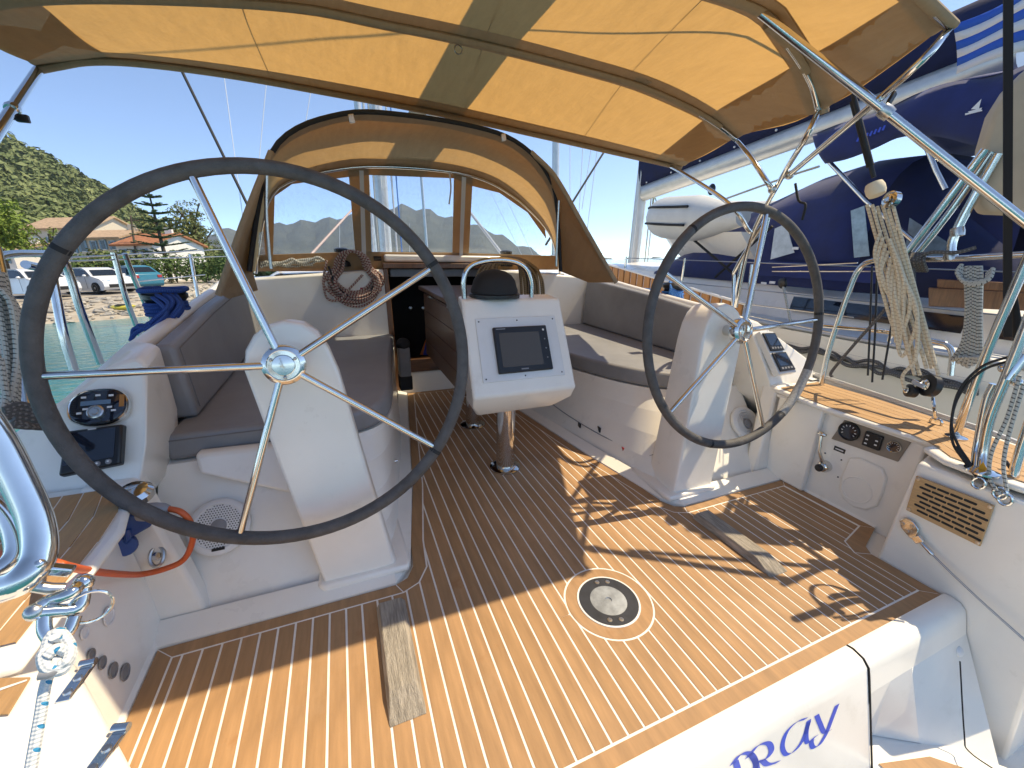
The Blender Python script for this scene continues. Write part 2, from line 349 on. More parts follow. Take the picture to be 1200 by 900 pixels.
for q in idx:                                       # margin planks, mitred where they meet
    m_ = MB(); a = [outer[k] for k in q]; b = [inner[k] for k in q]
    for i in range(len(q)-1):
        c = [a[i], a[i+1], b[i+1], b[i]]; cx = sum(p[0] for p in c)/4; cy = sum(p[1] for p in c)/4
        e = 0.0022
        def sh(p, end): return p
        m_.add([(p[0], p[1], z) for z in (-.0035, 0) for p in c], [(4, 5, 6, 7), (0, 1, 5, 4), (2, 3, 7, 6), (3, 0, 4, 7), (1, 2, 6, 5)])
    # pull the ends apart so that the caulk shows in the mitre
    for end, k in ((0, 1), (-1, -2)):
        d = Vector((a[k][0]-a[end][0], a[k][1]-a[end][1], 0)).normalized()*0.0022
        for p0 in (a[end], b[end]):
            for v in m_.v:
                if abs(v.x-p0[0]) < 1e-6 and abs(v.y-p0[1]) < 1e-6: v += d
    # and in from the seam
    ob = m_.build('margin_plank', random.choice(M['teak']), sole, smooth=False)
PITCH, X0, CAULK = 0.05205, -0.876, 0.0068
HC, HR = (0.005, 0.935), 0.158                     # round hatch in the sole
ins = []
for i in range(len(inner)):                        # inner edge pulled in by the caulk seam
    p0, p1, p2 = Vector(inner[i-1]), Vector(inner[i]), Vector(inner[(i+1) % len(inner)])
    n1 = (p1-p0).normalized(); n2 = (p2-p1).normalized(); n1 = Vector((-n1.y, n1.x)); n2 = Vector((-n2.y, n2.x)); nn = (n1+n2).normalized()
    ins.append(tuple(p1+nn*(CAULK/max(.5, nn.dot(n1)))))
k0 = math.floor((-1.4-X0)/PITCH)
for k in range(k0, k0+60):
    xa, xb = X0+k*PITCH+CAULK/2, X0+(k+1)*PITCH-CAULK/2
    pg = clip(clip(ins, 0, xa, 1), 0, xb, -1)
    if len(pg) < 3: continue
    if max(p[0] for p in pg)-min(p[0] for p in pg) < .006: continue
    r = HR+CAULK/2; pieces = []
    lo_x, hi_x = max(xa, HC[0]-r), min(xb, HC[0]+r)
    if lo_x < hi_x-0.003:
        xs = [xa+(xb-xa)*i/8 for i in range(9)]
        ch = [math.sqrt(max(0, r*r-(x-HC[0])**2)) for x in xs]
        ylo = min(p[1] for p in pg); yhi_ = lambda x: interp(sorted((p[0], p[1]) for p in pg if p[1] > 1.5), x)
        pieces.append([(xa, ylo), (xb, ylo)]+[(x, HC[1]-max(c, .0005)) for x, c in list(zip(xs, ch))[::-1]])
        pieces.append([(x, HC[1]+max(c, .0005)) for x, c in zip(xs, ch)]+[(xb, yhi_(xb)), (xa, yhi_(xa))])
    else: pieces = [pg]
    for pc in pieces:
        dz = random.uniform(-.0003, .0004)
        MB().prism([(x, y, -.0032) for x, y in pc], (0, 0, .0035+dz)).build('plank', random.choice(M['teak']), sole, smooth=False)
# round table-leg / drain hatch let into the sole
hatch = thing('deck_plate', 'round black and grey metal deck plate with four screws set in the sole', 'deck plate')
ring = [(HC[0]+HR*math.cos(a)*1.0, HC[1]+HR*math.sin(a)) for a in [2*math.pi*i/48 for i in range(48)]]
rr = .114
def annulus(mb, c, r0, r1, z0, z1, n=48):
    pr = [(r0, z0), (r1, z0), (r1, z1), (r0, z1), (r0, z0)]
    return mb.lathe(pr, (c[0], c[1], 0), (0, 0, 1), n)
annulus(MB(), HC, .113, HR-CAULK/2, -.0035, .0002).build('teak_ring', M['teak'][1], hatch)
annulus(MB(), HC, .106, .113, -.003, .0022).build('white_rim', M['white_plastic'], hatch)
annulus(MB(), HC, .066, .106, -.003, .0036).build('black_ring', mat('deck_plate_black', (.018, .021, .03), .5, var=.3, vscale=40), hatch)
MB().lathe([(.066, -.003), (.066, .003), (.05, .0045), (.012, .0045), (.010, .001), (0, .001)], (HC[0], HC[1], 0), (0, 0, 1), 32).build('centre_plug', mat('plug_grey', (.30, .32, .34), .5, .3, var=.35, vscale=25), hatch)
for a in (58, 85, 238, 265):
    c = (HC[0]+.086*math.cos(R_(a)), HC[1]+.086*math.sin(R_(a)), 0)
    MB().lathe([(.009, .003), (.0085, .0052), (.004, .0055), (.003, .004), (0, .004)], c, (0, 0, 1), 12).build('screw', M['steel_dull'], hatch)
# foot braces: weathered wooden wedges on the sole
def brace(pts_a, pts_b, label):
    w = MB(); (x0, x1), (y0, y1) = pts_a, pts_b
    w.hexa([(x0, y0, .001), (x1, y0, .001), (x1, y1, .001), (x0, y1, .001)], [(x0+.01, y0+.075, .034), (x1-.016, y0+.075, .034), (x1-.016, y1-.012, .034), (x0+.01, y1-.012, .034)])
    o = tag(w.build('foot_brace', M['grey_wood'], None, smooth=False, bevel=.003), label, 'foot brace', 'wooden foot braces on the cockpit sole'); return o
brace((-.778, -.678), (.795, 1.20), 'weathered grey wooden foot brace on the sole below the port pedestal, half in sun')
brace((.665, .765), (.795, 1.20), 'weathered grey wooden foot brace lying under the starboard wheel among rail shadows')

# ---- white mouldings
# pan under the sole with a low step round it
pan = MB(); wide = [(1.50, .50), (1.50, 1.40), (.74, 1.40), (.66, 1.5), (.60, 2.0), (.50, 2.7), (.40, 3.6)]
pan.prism([(x, y, -.024) for x, y in wide+mir(wide)[::-1]], (0, 0, -.05))
pan.build('sole_pan', GEL, yacht, smooth=False)
# margin step: a low white upstand round the sole between the margin planks and the mouldings
up_o = [(1.46, .80), (1.46, 1.37), (.70, 1.37), (.685, 1.46), (.60, 1.95), (.51, 2.65), (.41, 3.5)]
up_i = [(1.425, .838), (1.425, 1.29), (.70, 1.29), (.632, 1.38), (.535, 1.95), (.445, 2.65), (.34, 3.45)]
for s in (-1, 1):
    b = MB()
    for i in range(len(up_o)-1):
        q = [up_i[i], up_i[i+1], up_o[i+1], up_o[i]]
        b.add([(s*x, y, z) for z, (x, y) in list(zip((.006, .006, .035, .035), q))]+[(s*x, y, -.03) for x, y in q], [(0, 1, 2, 3), (4, 5, 1, 0)])
    b.build('sole_upstand', GEL, yacht, ang=60)
seat_edge = {1: [(.42, 3.45), (.55, 2.7), (.645, 2.35), (.75, 2.05), (.87, 1.85), (1.02, 1.735)], -1: [(.42, 3.45), (.52, 2.7), (.58, 2.15), (.625, 1.92), (.70, 1.79), (.85, 1.72)]}
foot = [(.43, 3.45), (.475, 2.85), (.53, 2.4), (.60, 1.95), (.66, 1.55), (.72, 1.385)]
SEATZ = .43
for s in (-1, 1):
    se = seat_edge[s]
    ft = crom([(x*s, y, .0) for x, y in foot], 4); st = crom([(x*s, y, SEATZ) for x, y in se], 4)
    aft_f = [(s*1.10, 1.38, .0), (s*1.46, 1.38, .0)]; aft_s = [(s*1.20, 1.70, SEATZ), (s*1.46, 1.70, SEATZ)]
    A = ft+[Vector(p) for p in aft_f]; Bq = st+[Vector(p) for p in aft_s]
    rings = []
    for t in [0, .03, .25, .5, .75, .95, 1]:
        bul = .03*math.sin(math.pi*t)
        rings.append([a.lerp(b, t)+Vector((0, 0, 0)) for a, b in zip(A, Bq)])
    sb = MB(); n = len(A)
    for r0, r1 in zip(rings, rings[1:]):
        sb.add(r0+r1, [(i, i+1, n+i+1, n+i) for i in range(n-1)])
    sb.poly([tuple(p) for p in rings[-1]]+[(s*1.46, 3.5, SEATZ)])
    sb.build('seat_moulding', GEL, yacht, ang=55)
    # coaming: lofted outboard of the seats, with the sloped instrument face aft
    def sec(y, top, off=0.0):
        return [(1.44, y, .40), (1.40+off, y, .60), (1.405+off, y, top-.02), (1.43+off, y, top), (1.49+off*.6, y, top-.015), (1.74, y, top-.20), (1.80, y, top-.245), (1.80, y, .30), (1.80, y, .05)]
    rings = []
    def aft(z): return 1.43+max(0, z-.5)*0.75
    r0 = [(s*x, aft(z), z) for x, y, z in sec(0, .84)]
    rings.append(r0)
    rings += [[(s*x, y, z) for x, y, z in sec(y, t, o_)] for y, t, o_ in ((1.76, .855, 0), (1.84, .86, .01), (1.87, .865, .06), (2.3, .90, .06), (2.9, .95, .06), (3.3, .99, .06), (3.62, 1.02, .06))]
    cm = MB().loft(rings)
    cm.build('coaming', GEL, yacht, ang=50, bevel=.012)
    # aft wall below the instrument face down to the sole, and the inner side wall of the helm well
    w = MB(); w.hexa([(s*1.30, 1.37, 0), (s*1.56, 1.37, 0), (s*1.56, 1.50, 0), (s*1.30, 1.44, 0)], [(s*1.425, 1.435, .505), (s*1.56, 1.435, .505), (s*1.56, 1.53, .505), (s*1.425, 1.53, .505)])
    w.build('well_corner', GEL, yacht, bevel=.015)
# starboard helm well wall with the recess for the engine controls
w = MB(); w.box((1.43, .77, -.03), (1.50, 1.40, .473)); w.box((1.40, 1.165, .0), (1.431, 1.40, .472)); w.build('well_wall', GEL, yacht, bevel=.01)
# port helm well wall
w = MB(); w.hexa([(-1.43, .77, -.03), (-1.43, 1.40, -.03), (-1.54, 1.40, -.03), (-1.54, .77, -.03)], [(-1.47, .77, .473), (-1.47, 1.40, .473), (-1.54, 1.40, .473), (-1.54, .77, .473)]); pw = w.build('well_wall', GEL, yacht, bevel=.01)
HOLE = mat('hole_grey', (.22, .22, .22), .7)
for (px, py, rr) in ((97, 742, .013), (105, 768, .012), (118, 777, .013), (131, 786, .016), (145, 788, .018), (126, 722, .021), (98, 663, .012)):
    c = onplane(px, py, Vector((-1.43, 1, -.03)), Vector((1, 0, .0795)).normalized()); c.x += .003
    MB().lathe([(rr*1.25, 0), (rr*1.2, .003), (rr, .003), (rr*.9, -.004), (0, -.004)], c, (1, 0, 0), 16).build('drain_hole', HOLE if px > 100 and px != 126 else M['white_plastic'], pw)
# side decks and helm-seat boxes
for s in (-1, 1):
    dk = MB()
    pl = [(1.365, .72), (1.365, 1.20), (1.39, 1.30), (1.42, 1.48), (1.80, 1.48), (1.79, 1.2), (1.74, .8), (1.66, .5), (1.60, .30), (1.24, .30), (1.215, .50), (1.225, .64), (1.29, .73)]
    if s < 0: pl = [(1.365, .80), (1.365, 1.20), (1.39, 1.30), (1.42, 1.48), (1.80, 1.48), (1.79, 1.2), (1.74, .80)]
    dk.prism([(s*x, y, .472) for x, y in pl], (0, 0, .025)); dk.build('side_deck', GEL, yacht, bevel=.014, bseg=3)
    bx = MB(); bx.hexa([(s*1.215, .20, -.62), (s*1.215, .745, -.62), (s*1.62, .80, -.62), (s*1.60, .20, -.62)], [(s*1.205, .30, .455), (s*1.215, .70, .455), (s*1.62, .78, .455), (s*1.60, .28, .455)])
    if s < 0:
        bx = MB(); lid = [(-1.285, .785), (-1.115, .54), (-1.05, .40), (-1.05, .20), (-1.66, .20), (-1.72, .785)]
        bx.hexa([(x-.03, y, -.62) for x, y in lid], [(x, y, .5) for x, y in lid])
    bx.build('helm_locker', GEL, yacht, bevel=.012)
    # hull topsides
    h = MB(); ys = [0.1, .5, 1.2, 2.0, 3.5, 6.0, 8.5, 11.0, 12.2]; hw = [1.60, 1.68, 1.80, 1.84, 1.86, 1.75, 1.35, .6, .05]; tz = [.42, .49, .50, .54, .60, .66, .74, .84, .88]
    h.grid(lambda u, v: Vector((s*(interp(list(zip(ys, hw)), ys[0]+(ys[-1]-ys[0])*u)*(1-.18*(1-v)**1.6)), ys[0]+(ys[-1]-ys[0])*u, lerp(-1.05, interp(list(zip(ys, tz)), ys[0]+(ys[-1]-ys[0])*u), v))), 40, 8)
    h.build('topsides', GEL, yacht)
    d2 = MB(); d2.grid(lambda u, v: Vector((s*lerp(1.74 if 1.45+10.7*u < 3.7 else interp([(3.7, 1.36), (6, 1.16), (8, .7), (9, .42), (9.3, 0)], 1.45+10.7*u), interp(list(zip(ys, hw)), 1.45+10.7*u), v), 1.45+10.7*u, interp(list(zip(ys, tz)), 1.45+10.7*u)-.004)), 36, 4)
    d2.build('foredeck', M['gel_nonskid'], yacht)
    # toe rail
    tb('toe_rail', M['alu'], [(s*interp(list(zip(ys, hw)), y), y, interp(list(zip(ys, tz)), y)+.012) for y in [.3+.4*i for i in range(28)]], .014, yacht, 6, 0)
# coachroof with its bulkhead
cr = MB()
def crs(y, w, z): return [(-w, y, .5), (-w+.10, y, z-.12), (-w+.28, y, z-.02), (0, y, z+.03), (w-.28, y, z-.02), (w-.10, y, z-.12), (w, y, .5)]
CS = [crs(3.58, 1.50, 1.02), crs(4.4, 1.45, 1.08), crs(6.0, 1.25, 1.06), crs(8.0, .8, .98), crs(9.0, .5, .80)]; cr.grid(lambda u, v: Vector(CS[int(round(v*4))][int(round(u*6))]), 6, 4); cr.build('coachroof', GEL, yacht, ang=50)
BH = 3.46
bh = MB()
dl, dr = -.425, .43
for (xa, xb, zt0, zt1) in ((-1.46, dl, .975, 1.045), (dr, 1.46, 1.045, .975)):
    bh.prism([(xa, BH, -.02), (xb, BH, -.02), (xb, BH, zt1), (xa, BH, zt0)], (0, .17, 0))
bh.box((dl, BH, -.02), (dr, BH+.05, .185)); bh.build('bulkhead', GEL, yacht, bevel=.018)
# raised ledge along the top of the bulkhead, over the companionway hatch
MB().prism([(-.44, BH+.03, 1.10), (.55, BH+.03, 1.10), (.55, BH+.03, 1.155), (-.44, BH+.03, 1.155)], (0, .5, 0)).build('hatch_garage', GEL, yacht, bevel=.015)
comp = thing('companionway', 'dark companionway opening framed in mahogany leading below', 'companionway')
MB().prism([(-.445, BH-.012, .02), (-.395, BH-.012, .02), (-.425, BH-.012, 1.05), (-.46, BH-.012, 1.05)], (0, .06, 0)).build('frame_post', M['mahogany_frame'], comp, bevel=.004)
MB().prism([(.395, BH-.012, .02), (.445, BH-.012, .02), (.46, BH-.012, 1.05), (.425, BH-.012, 1.05)], (0, .06, 0)).build('frame_post', M['mahogany_frame'], comp, bevel=.004)
MB().box((-.46, BH-.018, 1.052), (.46, BH+.10, 1.092)).build('frame_head', M['mahogany_frame'], comp, bevel=.004)
MB().box((-.40, BH-.016, .187), (.40, BH+.07, .30)).build('threshold', M['mahogany'], comp, bevel=.004)
MB().box((-.40, BH+.08, .98), (.40, BH+.4, 1.045)).build('sliding_hatch', M['grey_plastic'], comp, bevel=.006)
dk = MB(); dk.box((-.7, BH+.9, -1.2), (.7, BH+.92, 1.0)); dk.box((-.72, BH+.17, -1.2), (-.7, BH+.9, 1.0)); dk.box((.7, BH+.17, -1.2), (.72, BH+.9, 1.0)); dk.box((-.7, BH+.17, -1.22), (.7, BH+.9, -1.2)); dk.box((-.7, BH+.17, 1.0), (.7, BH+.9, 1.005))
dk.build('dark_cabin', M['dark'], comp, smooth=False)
for px in (481, 496): MB().lathe([(.02, 0), (.02, .012), (.012, .016), (0, .016)], yp(px, 361, BH+.88), (0, -1, 0), 16).build('cabin_lamp', M['steel_dull'], comp)
MB().prism([yp(492, 416, BH+.5), yp(502, 416, BH+.5), yp(510, 380, BH+.5), yp(507, 384, BH+.5), yp(499, 398, BH+.5)], (0, .01, 0)).build('orange_tab', mat('orange_cloth', (.6, .17, .04), .8), comp)
MB().prism([yp(496, 416, BH+.49), yp(504, 416, BH+.49), yp(507, 402, BH+.49), yp(499, 401, BH+.49)], (0, .006, 0)).build('blue_tab', mat('blue_cloth', (.05, .07, .4), .8), comp)

# ---- transom
tr = MB()
def trs(x): return x
prof = [(.507, -.03), (.503, .004), (.485, .008), (.455, .002), (.437, -.016), (.428, -.045), (.385, -.20), (.3405, -.36), (.325, -.46), (.16, -.465)]
xs = [-1.22, -.8, .0, .62]
tr.add([(x, y, z) for x in xs for y, z in prof], [(i*len(prof)+k, i*len(prof)+k+1, (i+1)*len(prof)+k+1, (i+1)*len(prof)+k) for i in range(len(xs)-1) for k in range(len(prof)-1)])
tr.build('transom_gate', GEL, yacht, ang=60)
# seam at the edge of the folding gate, a shallow groove filled with black
tb('gate_seam', M['black_matt'], [(.625, y-.002, z) for y, z in prof[2:9]], .0028, yacht, 6, 0)
# fixed quarter of the transom with its moulded step
q = MB(); prof2 = [(.507, -.03), (.503, .004), (.485, .008), (.455, .002), (.437, -.016), (.428, -.045), (.413, -.10)]
xs2 = [.63, .80, 1.0, 1.21]
q.add([(x, y, z) for x in xs2 for y, z in prof2], [(i*len(prof2)+k, i*len(prof2)+k+1, (i+1)*len(prof2)+k+1, (i+1)*len(prof2)+k) for i in range(len(xs2)-1) for k in range(len(prof2)-1)])
# step recess: back wall, sloping side and the tread
q.add([(.63, .413, -.10), (.74, .413, -.10), (.74, .402, -.34), (.63, .375, -.34)], [(0, 1, 2, 3)])
q.add([(.74, .413, -.10), (.86, .413, -.10), (.86, .33, -.34), (.74, .402, -.34)], [(0, 1, 2, 3)])
q.add([(.86, .413, -.10), (1.21, .413, -.10), (1.21, .27, -.42), (1.04, .17, -.42), (.86, .33, -.34)], [(0, 1, 2, 3, 4)])
q.build('transom_quarter', GEL, yacht, ang=45)
MB().prism([(-1.6, -.75, -.54), (1.6, -.75, -.54), (1.6, .42, -.54), (-1.6, .42, -.54)], (0, 0, .07)).build('swim_platform', GEL, yacht, bevel=.01)
# teak inlay on the platform step
MB().prism([(.60, .43, -.42), (.78, .43, -.42), (.90, .345, -.42), (1.05, .18, -.42), (1.05, -.2, -.42), (.632, -.2, -.42), (.632, .38, -.42)], (0, 0, .078)).build('transom_step', GEL, yacht, bevel=.006)
stp = [(.66, .345), (.84, .295), (.97, .175), (.97, -.2), (.66, -.2)]
MB().prism([(x, y, -.3415) for x, y in stp], (0, 0, .0035)).build('step_caulk', M['caulk'], yacht, smooth=False)
MB().prism([(.66, .345, -.3385), (.84, .295, -.3385), (.97, .175, -.3385), (.97, .125, -.3385), (.815, .25, -.3385), (.66, .30, -.3385)], (0, 0, .002)).build('step_margin_plank', M['teak'][1], yacht, smooth=False)
for i in range(5):
    xa = .665+i*.056; MB().box((xa, -.2, -.3385), (xa+.050, .285-max(0, (xa-.80))*.85-.013*i, -.3365)).build('step_plank', M['teak'][i % 4], yacht, smooth=False)
for nm, pts in (('platform_seam', [(.985, .33, -.07), (.99, .28, -.25), (1.02, .2, -.44), (1.15, .12, -.50)]),):
    tb(nm, M['black_matt'], [xp(1125, 775, 1.0), xp(1130, 860, .96), xp(1135, 880, .93), xp(1170, 905, .9)], .002, yacht, 6, 4)
# blue ship's name in broad-pen letters on the gate: the picture shows ...Ray
nm = thing('ship_name', 'blue broad-pen letters of the ship name on the white transom gate', 'lettering')
GN = Vector((0, .315, -.0875)).normalized(); GP0 = Vector((0, .428-.0008, -.0448)); GNN = Vector((0, -.9635, .2677))
def tpix(px, py): d = ray(px, py); t = (GP0-CAM).dot(GNN)/d.dot(GNN); return CAM+d*t
def letter(strokes, w=8.0, nib=.55):
    mb = MB()
    for st in strokes: mb.add(*ribbon([(x, -y) for x, y in st], w, lambda u, v: tpix(u, -v), nib))
    return mb.build('letter', M['blue_ink'], nm, smooth=False)
letter([[(862, 892), (866, 905), (874, 930)], [(858, 896), (868, 884), (880, 884), (886, 897), (878, 912), (868, 914)]])
letter([[(880, 884), (886, 895), (890, 920)], [(876, 888), (888, 874), (900, 871), (904, 880), (897, 890), (887, 893)], [(893, 891), (900, 896), (912, 893)]])
letter([[(945, 842), (934, 846), (922, 858), (917, 874), (921, 884), (930, 881), (941, 867), (948, 846)], [(948, 844), (945, 858), (946, 870), (953, 868)]], 6.5)
letter([[(957, 838), (961, 848), (966, 858), (973, 856)], [(981, 826), (975, 842), (968, 860), (960, 873), (953, 876), (951, 868), (957, 862)]], 6.5)
# ---- teak on the side decks
for s, lab in ((1, 'stbd'), (-1, 'port')):
    inn = [(1.445, 1.43), (1.405, 1.28), (1.395, 1.15), (1.395, .98), (1.395, .86)] if s < 0 else [(1.445, 1.43), (1.405, 1.28), (1.385, 1.15), (1.375, .80), (1.33, .71), (1.265, .64), (1.255, .55), (1.262, .40)]
    out = [(1.775, 1.43), (1.765, 1.28), (1.76, 1.15), (1.73, .98), (1.71, .86)] if s < 0 else [(1.775, 1.43), (1.765, 1.28), (1.76, 1.15), (1.70, .80), (1.675, .71), (1.655, .64), (1.635, .55), (1.60, .40)]
    tdk = MB()
    for i in range(len(inn)-1):
        tdk.add([(s*inn[i][0], inn[i][1], .5005), (s*inn[i+1][0], inn[i+1][1], .4975), (s*out[i+1][0], out[i+1][1], .5005), (s*out[i][0], out[i][1], .5005)], [(0, 1, 2, 3)])
    tdk = tdk.build('deck_teak', M['caulk'], yacht, smooth=False)
    npl = 7
    for k in range(npl):
        mbp = MB()
        for i in range(len(inn)-1):
            q4 = []
            for (ii, e) in ((i, .03), (i+1, .03)):
                a, b = Vector((s*inn[ii][0], inn[ii][1], 0)), Vector((s*out[ii][0], out[ii][1], 0)); d = (b-a).length; gpp = .004/d
                q4.append((a.lerp(b, k/npl+gpp/2), a.lerp(b, (k+1)/npl-gpp/2)))
            c4 = [q4[0][0], q4[1][0], q4[1][1], q4[0][1]]
            mbp.add([(p.x, p.y, z) for z in (.498, .5015) for p in c4], [(4, 5, 6, 7), (0, 1, 5, 4), (2, 3, 7, 6)])
        mbp.build('deck_plank', M['deck_teak'][k % 2], tdk, smooth=False)
tk_ = [g(px, py, .502) for px, py in ((-40, 797), (36, 795), (10, 838), (-40, 842))]
MB().prism(tk_, (0, 0, .003)).build('lid_plank', M['deck_teak'][0], yacht, smooth=False); MB().prism([p+Vector((0, 0, .0036)) for p in (g(-40, 826, .502), g(32, 800, .502), g(33, 798, .502), g(-40, 822, .502))], (0, 0, .0006)).build('lid_caulk', M['caulk'], yacht, smooth=False)
# engine-control recess lip under the starboard deck edge
MB().box((1.405, .76, .455), (1.45, 1.42, .473)).build('deck_edge', GEL, yacht, bevel=.006)

# locker door in the aft face of the port seat, and moulded line with catches on the starboard seat front
MB().prism([yp(226, 533, 1.66), yp(338, 520, 1.66), yp(343, 580, 1.58), yp(232, 556, 1.60)], (0, .05, 0)).build('locker_door', GEL, yacht, bevel=.02, bseg=3)
def seatfront(px, py):                              # where a pixel meets the starboard seat front
    lo, hi = .3, 1.3
    for _ in range(30):
        mid = (lo+hi)/2; p = xp(px, py, mid)
        fx = interp([(y, x) for x, y in foot[::-1]], p.y); sx = interp([(y, x) for x, y in seat_edge[1][::-1]], p.y); t = (p.z-.03)/(SEATZ-.03)
        if mid > fx+(sx-fx)*t: hi = mid
        else: lo = mid
    p = xp(px, py, lo); return p
sfl = [seatfront(*p) for p in ((640, 468), (660, 483), (690, 502), (720, 518), (735, 525), (750, 533), (765, 533), (790, 520))]
tb('seat_front_seam', M['grey_plastic'], sfl, .003, yacht, 6, 5)
for px, py, mm in ((679, 498, M['black']), (702, 503, M['black']), (729, 526, M['red'])):
    c = seatfront(px, py); MB().obox(c, (.004, .02, 0), (.004, -.001, 0), (0, 0, .015)).build('seat_catch', mm, yacht, bevel=.002)
def hull_face(): pass
# ================================================================== helm
WN = Vector((0, math.cos(R_(8.18)), -math.sin(R_(8.18)))); WUP = Vector((0, math.sin(R_(8.18)), math.cos(R_(8.18)))); WX = Vector((1, 0, 0))
def onplane(px, py, p0, n):
    d = ray(px, py); t = (p0-CAM).dot(n)/d.dot(n); return CAM+d*t
def wheel(sx, tips, label, lace=None):
    C = Vector((sx*.962, 1.363, .859)); Rw = .557
    w = thing('helm_wheel', label, 'steering wheel', 'yacht steering wheels')
    pt = lambda a, r=Rw: C+(WX*math.cos(a)+WUP*math.sin(a))*r
    N_ = 96
    rim = MB().tube([pt(2*math.pi*i/N_)+WN*0 for i in range(N_)], .0208, 14, closed=True).build('rim', M['leather'], w)
    # stitched joints in the leather
    for a in ([2.5, 5.6, .55] if sx < 0 else [0.1, 2.2, 4.4]):
        tb('stitching', M['black_matt'], [pt(a+i*.012) for i in range(3)], .0214, rim, 12, 0)
    if lace:
        a0, a1 = lace; tb('lacing', M['leather_pale'], [pt(a0+(a1-a0)*i/16) for i in range(17)], .0218, rim, 12, 0)
    for (px, py) in tips:
        p = onplane(px, py, C, WN); v = p-C; a = math.atan2(v.dot(WUP), v.dot(WX))
        tb('spoke', M['steel'], [pt(a, .05)-WN*.006, pt(a, Rw-.008)], [.0115, .0105], w, 10, 0)
    h = MB().lathe([(.026, -.10), (.026, -.03), (.052, -.03), (.060, -.022), (.062, .0), (.060, .012), (.050, .020), (.046, .021), (.044, .017), (.032, .017), (.030, .021), (.012, .023), (0, .023)], C, -WN, 32).build('hub', M['steel'], w)
    for i in range(3):
        b = C-WN*.0215+(WX*math.cos(i*2.1+.5)+WUP*math.sin(i*2.1+.5))*.037
        MB().ball(b, .005, 8, 5).build('hub_bolt', M['steel_dull'], h)
    return w
wheel(-1, [(228, 213), (500, 318), (508, 523), (283, 620), (45, 441)], 'large steering wheel wrapped in dark leather on the port helm, beside the stereo')
wheel(1, [(897, 255), (783, 323), (788, 480), (893, 495), (955, 375)], 'steering wheel on the starboard helm with a laced pale section on its rim', (5.35, 5.85))
PP0 = Vector((0, 1.350, .02)); PN = Vector((0, 1, -.119)).normalized()
pl_px = [(382, 690), (333, 565), (284, 435), (286, 412), (296, 394), (312, 382), (332, 376), (354, 379), (372, 390), (386, 408), (398, 435), (432, 550), (466, 662)]
ped_l = [onplane(px, py, PP0, PN) for px, py in pl_px]
for sx, lab in ((-1, 'white rounded steering pedestal behind the port wheel'), (1, 'white rounded steering pedestal behind the starboard wheel, dappled with sun')):
    p_ = thing('steering_pedestal', lab, 'pedestal', 'steering pedestals')
    pts = [Vector((p.x*-sx, p.y, p.z)) for p in ped_l]
    b = MB(); n = len(pts); cx = sum(p.x for p in pts)/n; cz = sum(p.z for p in pts)/n
    back = [Vector((lerp(cx, p.x, .88), p.y+.17+.05*(1-p.z), p.z-.02*(p.z > .5))) for p in pts]
    fr = [Vector((lerp(cx, p.x, .955), p.y, lerp(cz, p.z, .985))) for p in pts]; mid = [Vector((p.x, p.y+.025, p.z)) for p in pts]
    b.loft([fr, mid, back] if sx > 0 else [fr, mid, back])
    b.build('body', GEL, p_, ang=60, bevel=.008)
    fl = MB(); x0, x1 = (.655, .965); fl.prism([(sx*x, y, .012) for x, y in ((.645, 1.325), (.945, 1.325), (.965, 1.345), (.965, 1.64), (.645, 1.64), (.635, 1.36))], (0, 0, .028)); fl.build('base_flange', GEL, p_, bevel=.01)
    # scuffed circle round the shaft
    C = Vector((sx*.962, 1.363, .859)); q = C+WN*.098
    MB().lathe([(.064, 0), (.066, .004), (.075, .004), (.078, 0)], q, -WN, 32).build('shaft_collar', M['white_plastic'], p_)

# ================================================================== cushions
def cushion(name, poly, z0, z1, label, bev=.022):
    o = MB().prism([(x, y, z0) for x, y in poly], (0, 0, z1-z0)).build(name, M['cushion'], None, bevel=bev, bseg=3)
    return tag(o, label, 'cushion')
for s, lab in ((-1, 'grey vinyl seat cushion on the port cockpit bench'), (1, 'grey vinyl seat cushion on the starboard cockpit bench, with a fleck of sun')):
    e = [(x, y) for x, y, z in [tuple(p) for p in crom([(a, b, 0) for a, b in seat_edge[s]], 5)]]
    poly = [(s*(x+.0), y) for x, y in e]+[(s*1.44, 1.715), (s*1.43, 1.9), (s*1.43, 3.44)]
    cushion('seat_cushion', poly, SEATZ+.003, .535, lab)
    b = MB(); zt = lambda y: interp([(1.88, .835), (2.5, .90), (3.43, .965)], y)
    r_ = []
    for y in (1.885, 1.95, 2.5, 3.0, 3.43):
        r_.append([(s*1.365, y, .537), (s*1.458, y, .537), (s*1.462, y, zt(y)), (s*1.39, y, zt(y))])
    b.loft(r_)
    bc = tag(b.build('backrest_cushion', M['cushion'], None, bevel=.02, bseg=3), ('grey vinyl backrest cushion along the port coaming, below the winch' if s < 0 else 'long grey vinyl backrest cushion along the starboard coaming'), 'cushion')
    if s < 0:
        for (za, zb) in ((.56, .81),):
            tb('piping', M['seam'], [(s*1.366, 1.93, .57), (s*1.387, 1.93, .815), (s*1.387, 2.5, .875), (s*1.387, 3.38, .94)], .0025, bc, 6, 0)
        sc = bpy.data.objects['seat_cushion']
        tb('piping', M['seam'], [(-1.42, 1.713, .517), (-.84, 1.719, .517)], .0025, sc, 6, 0)

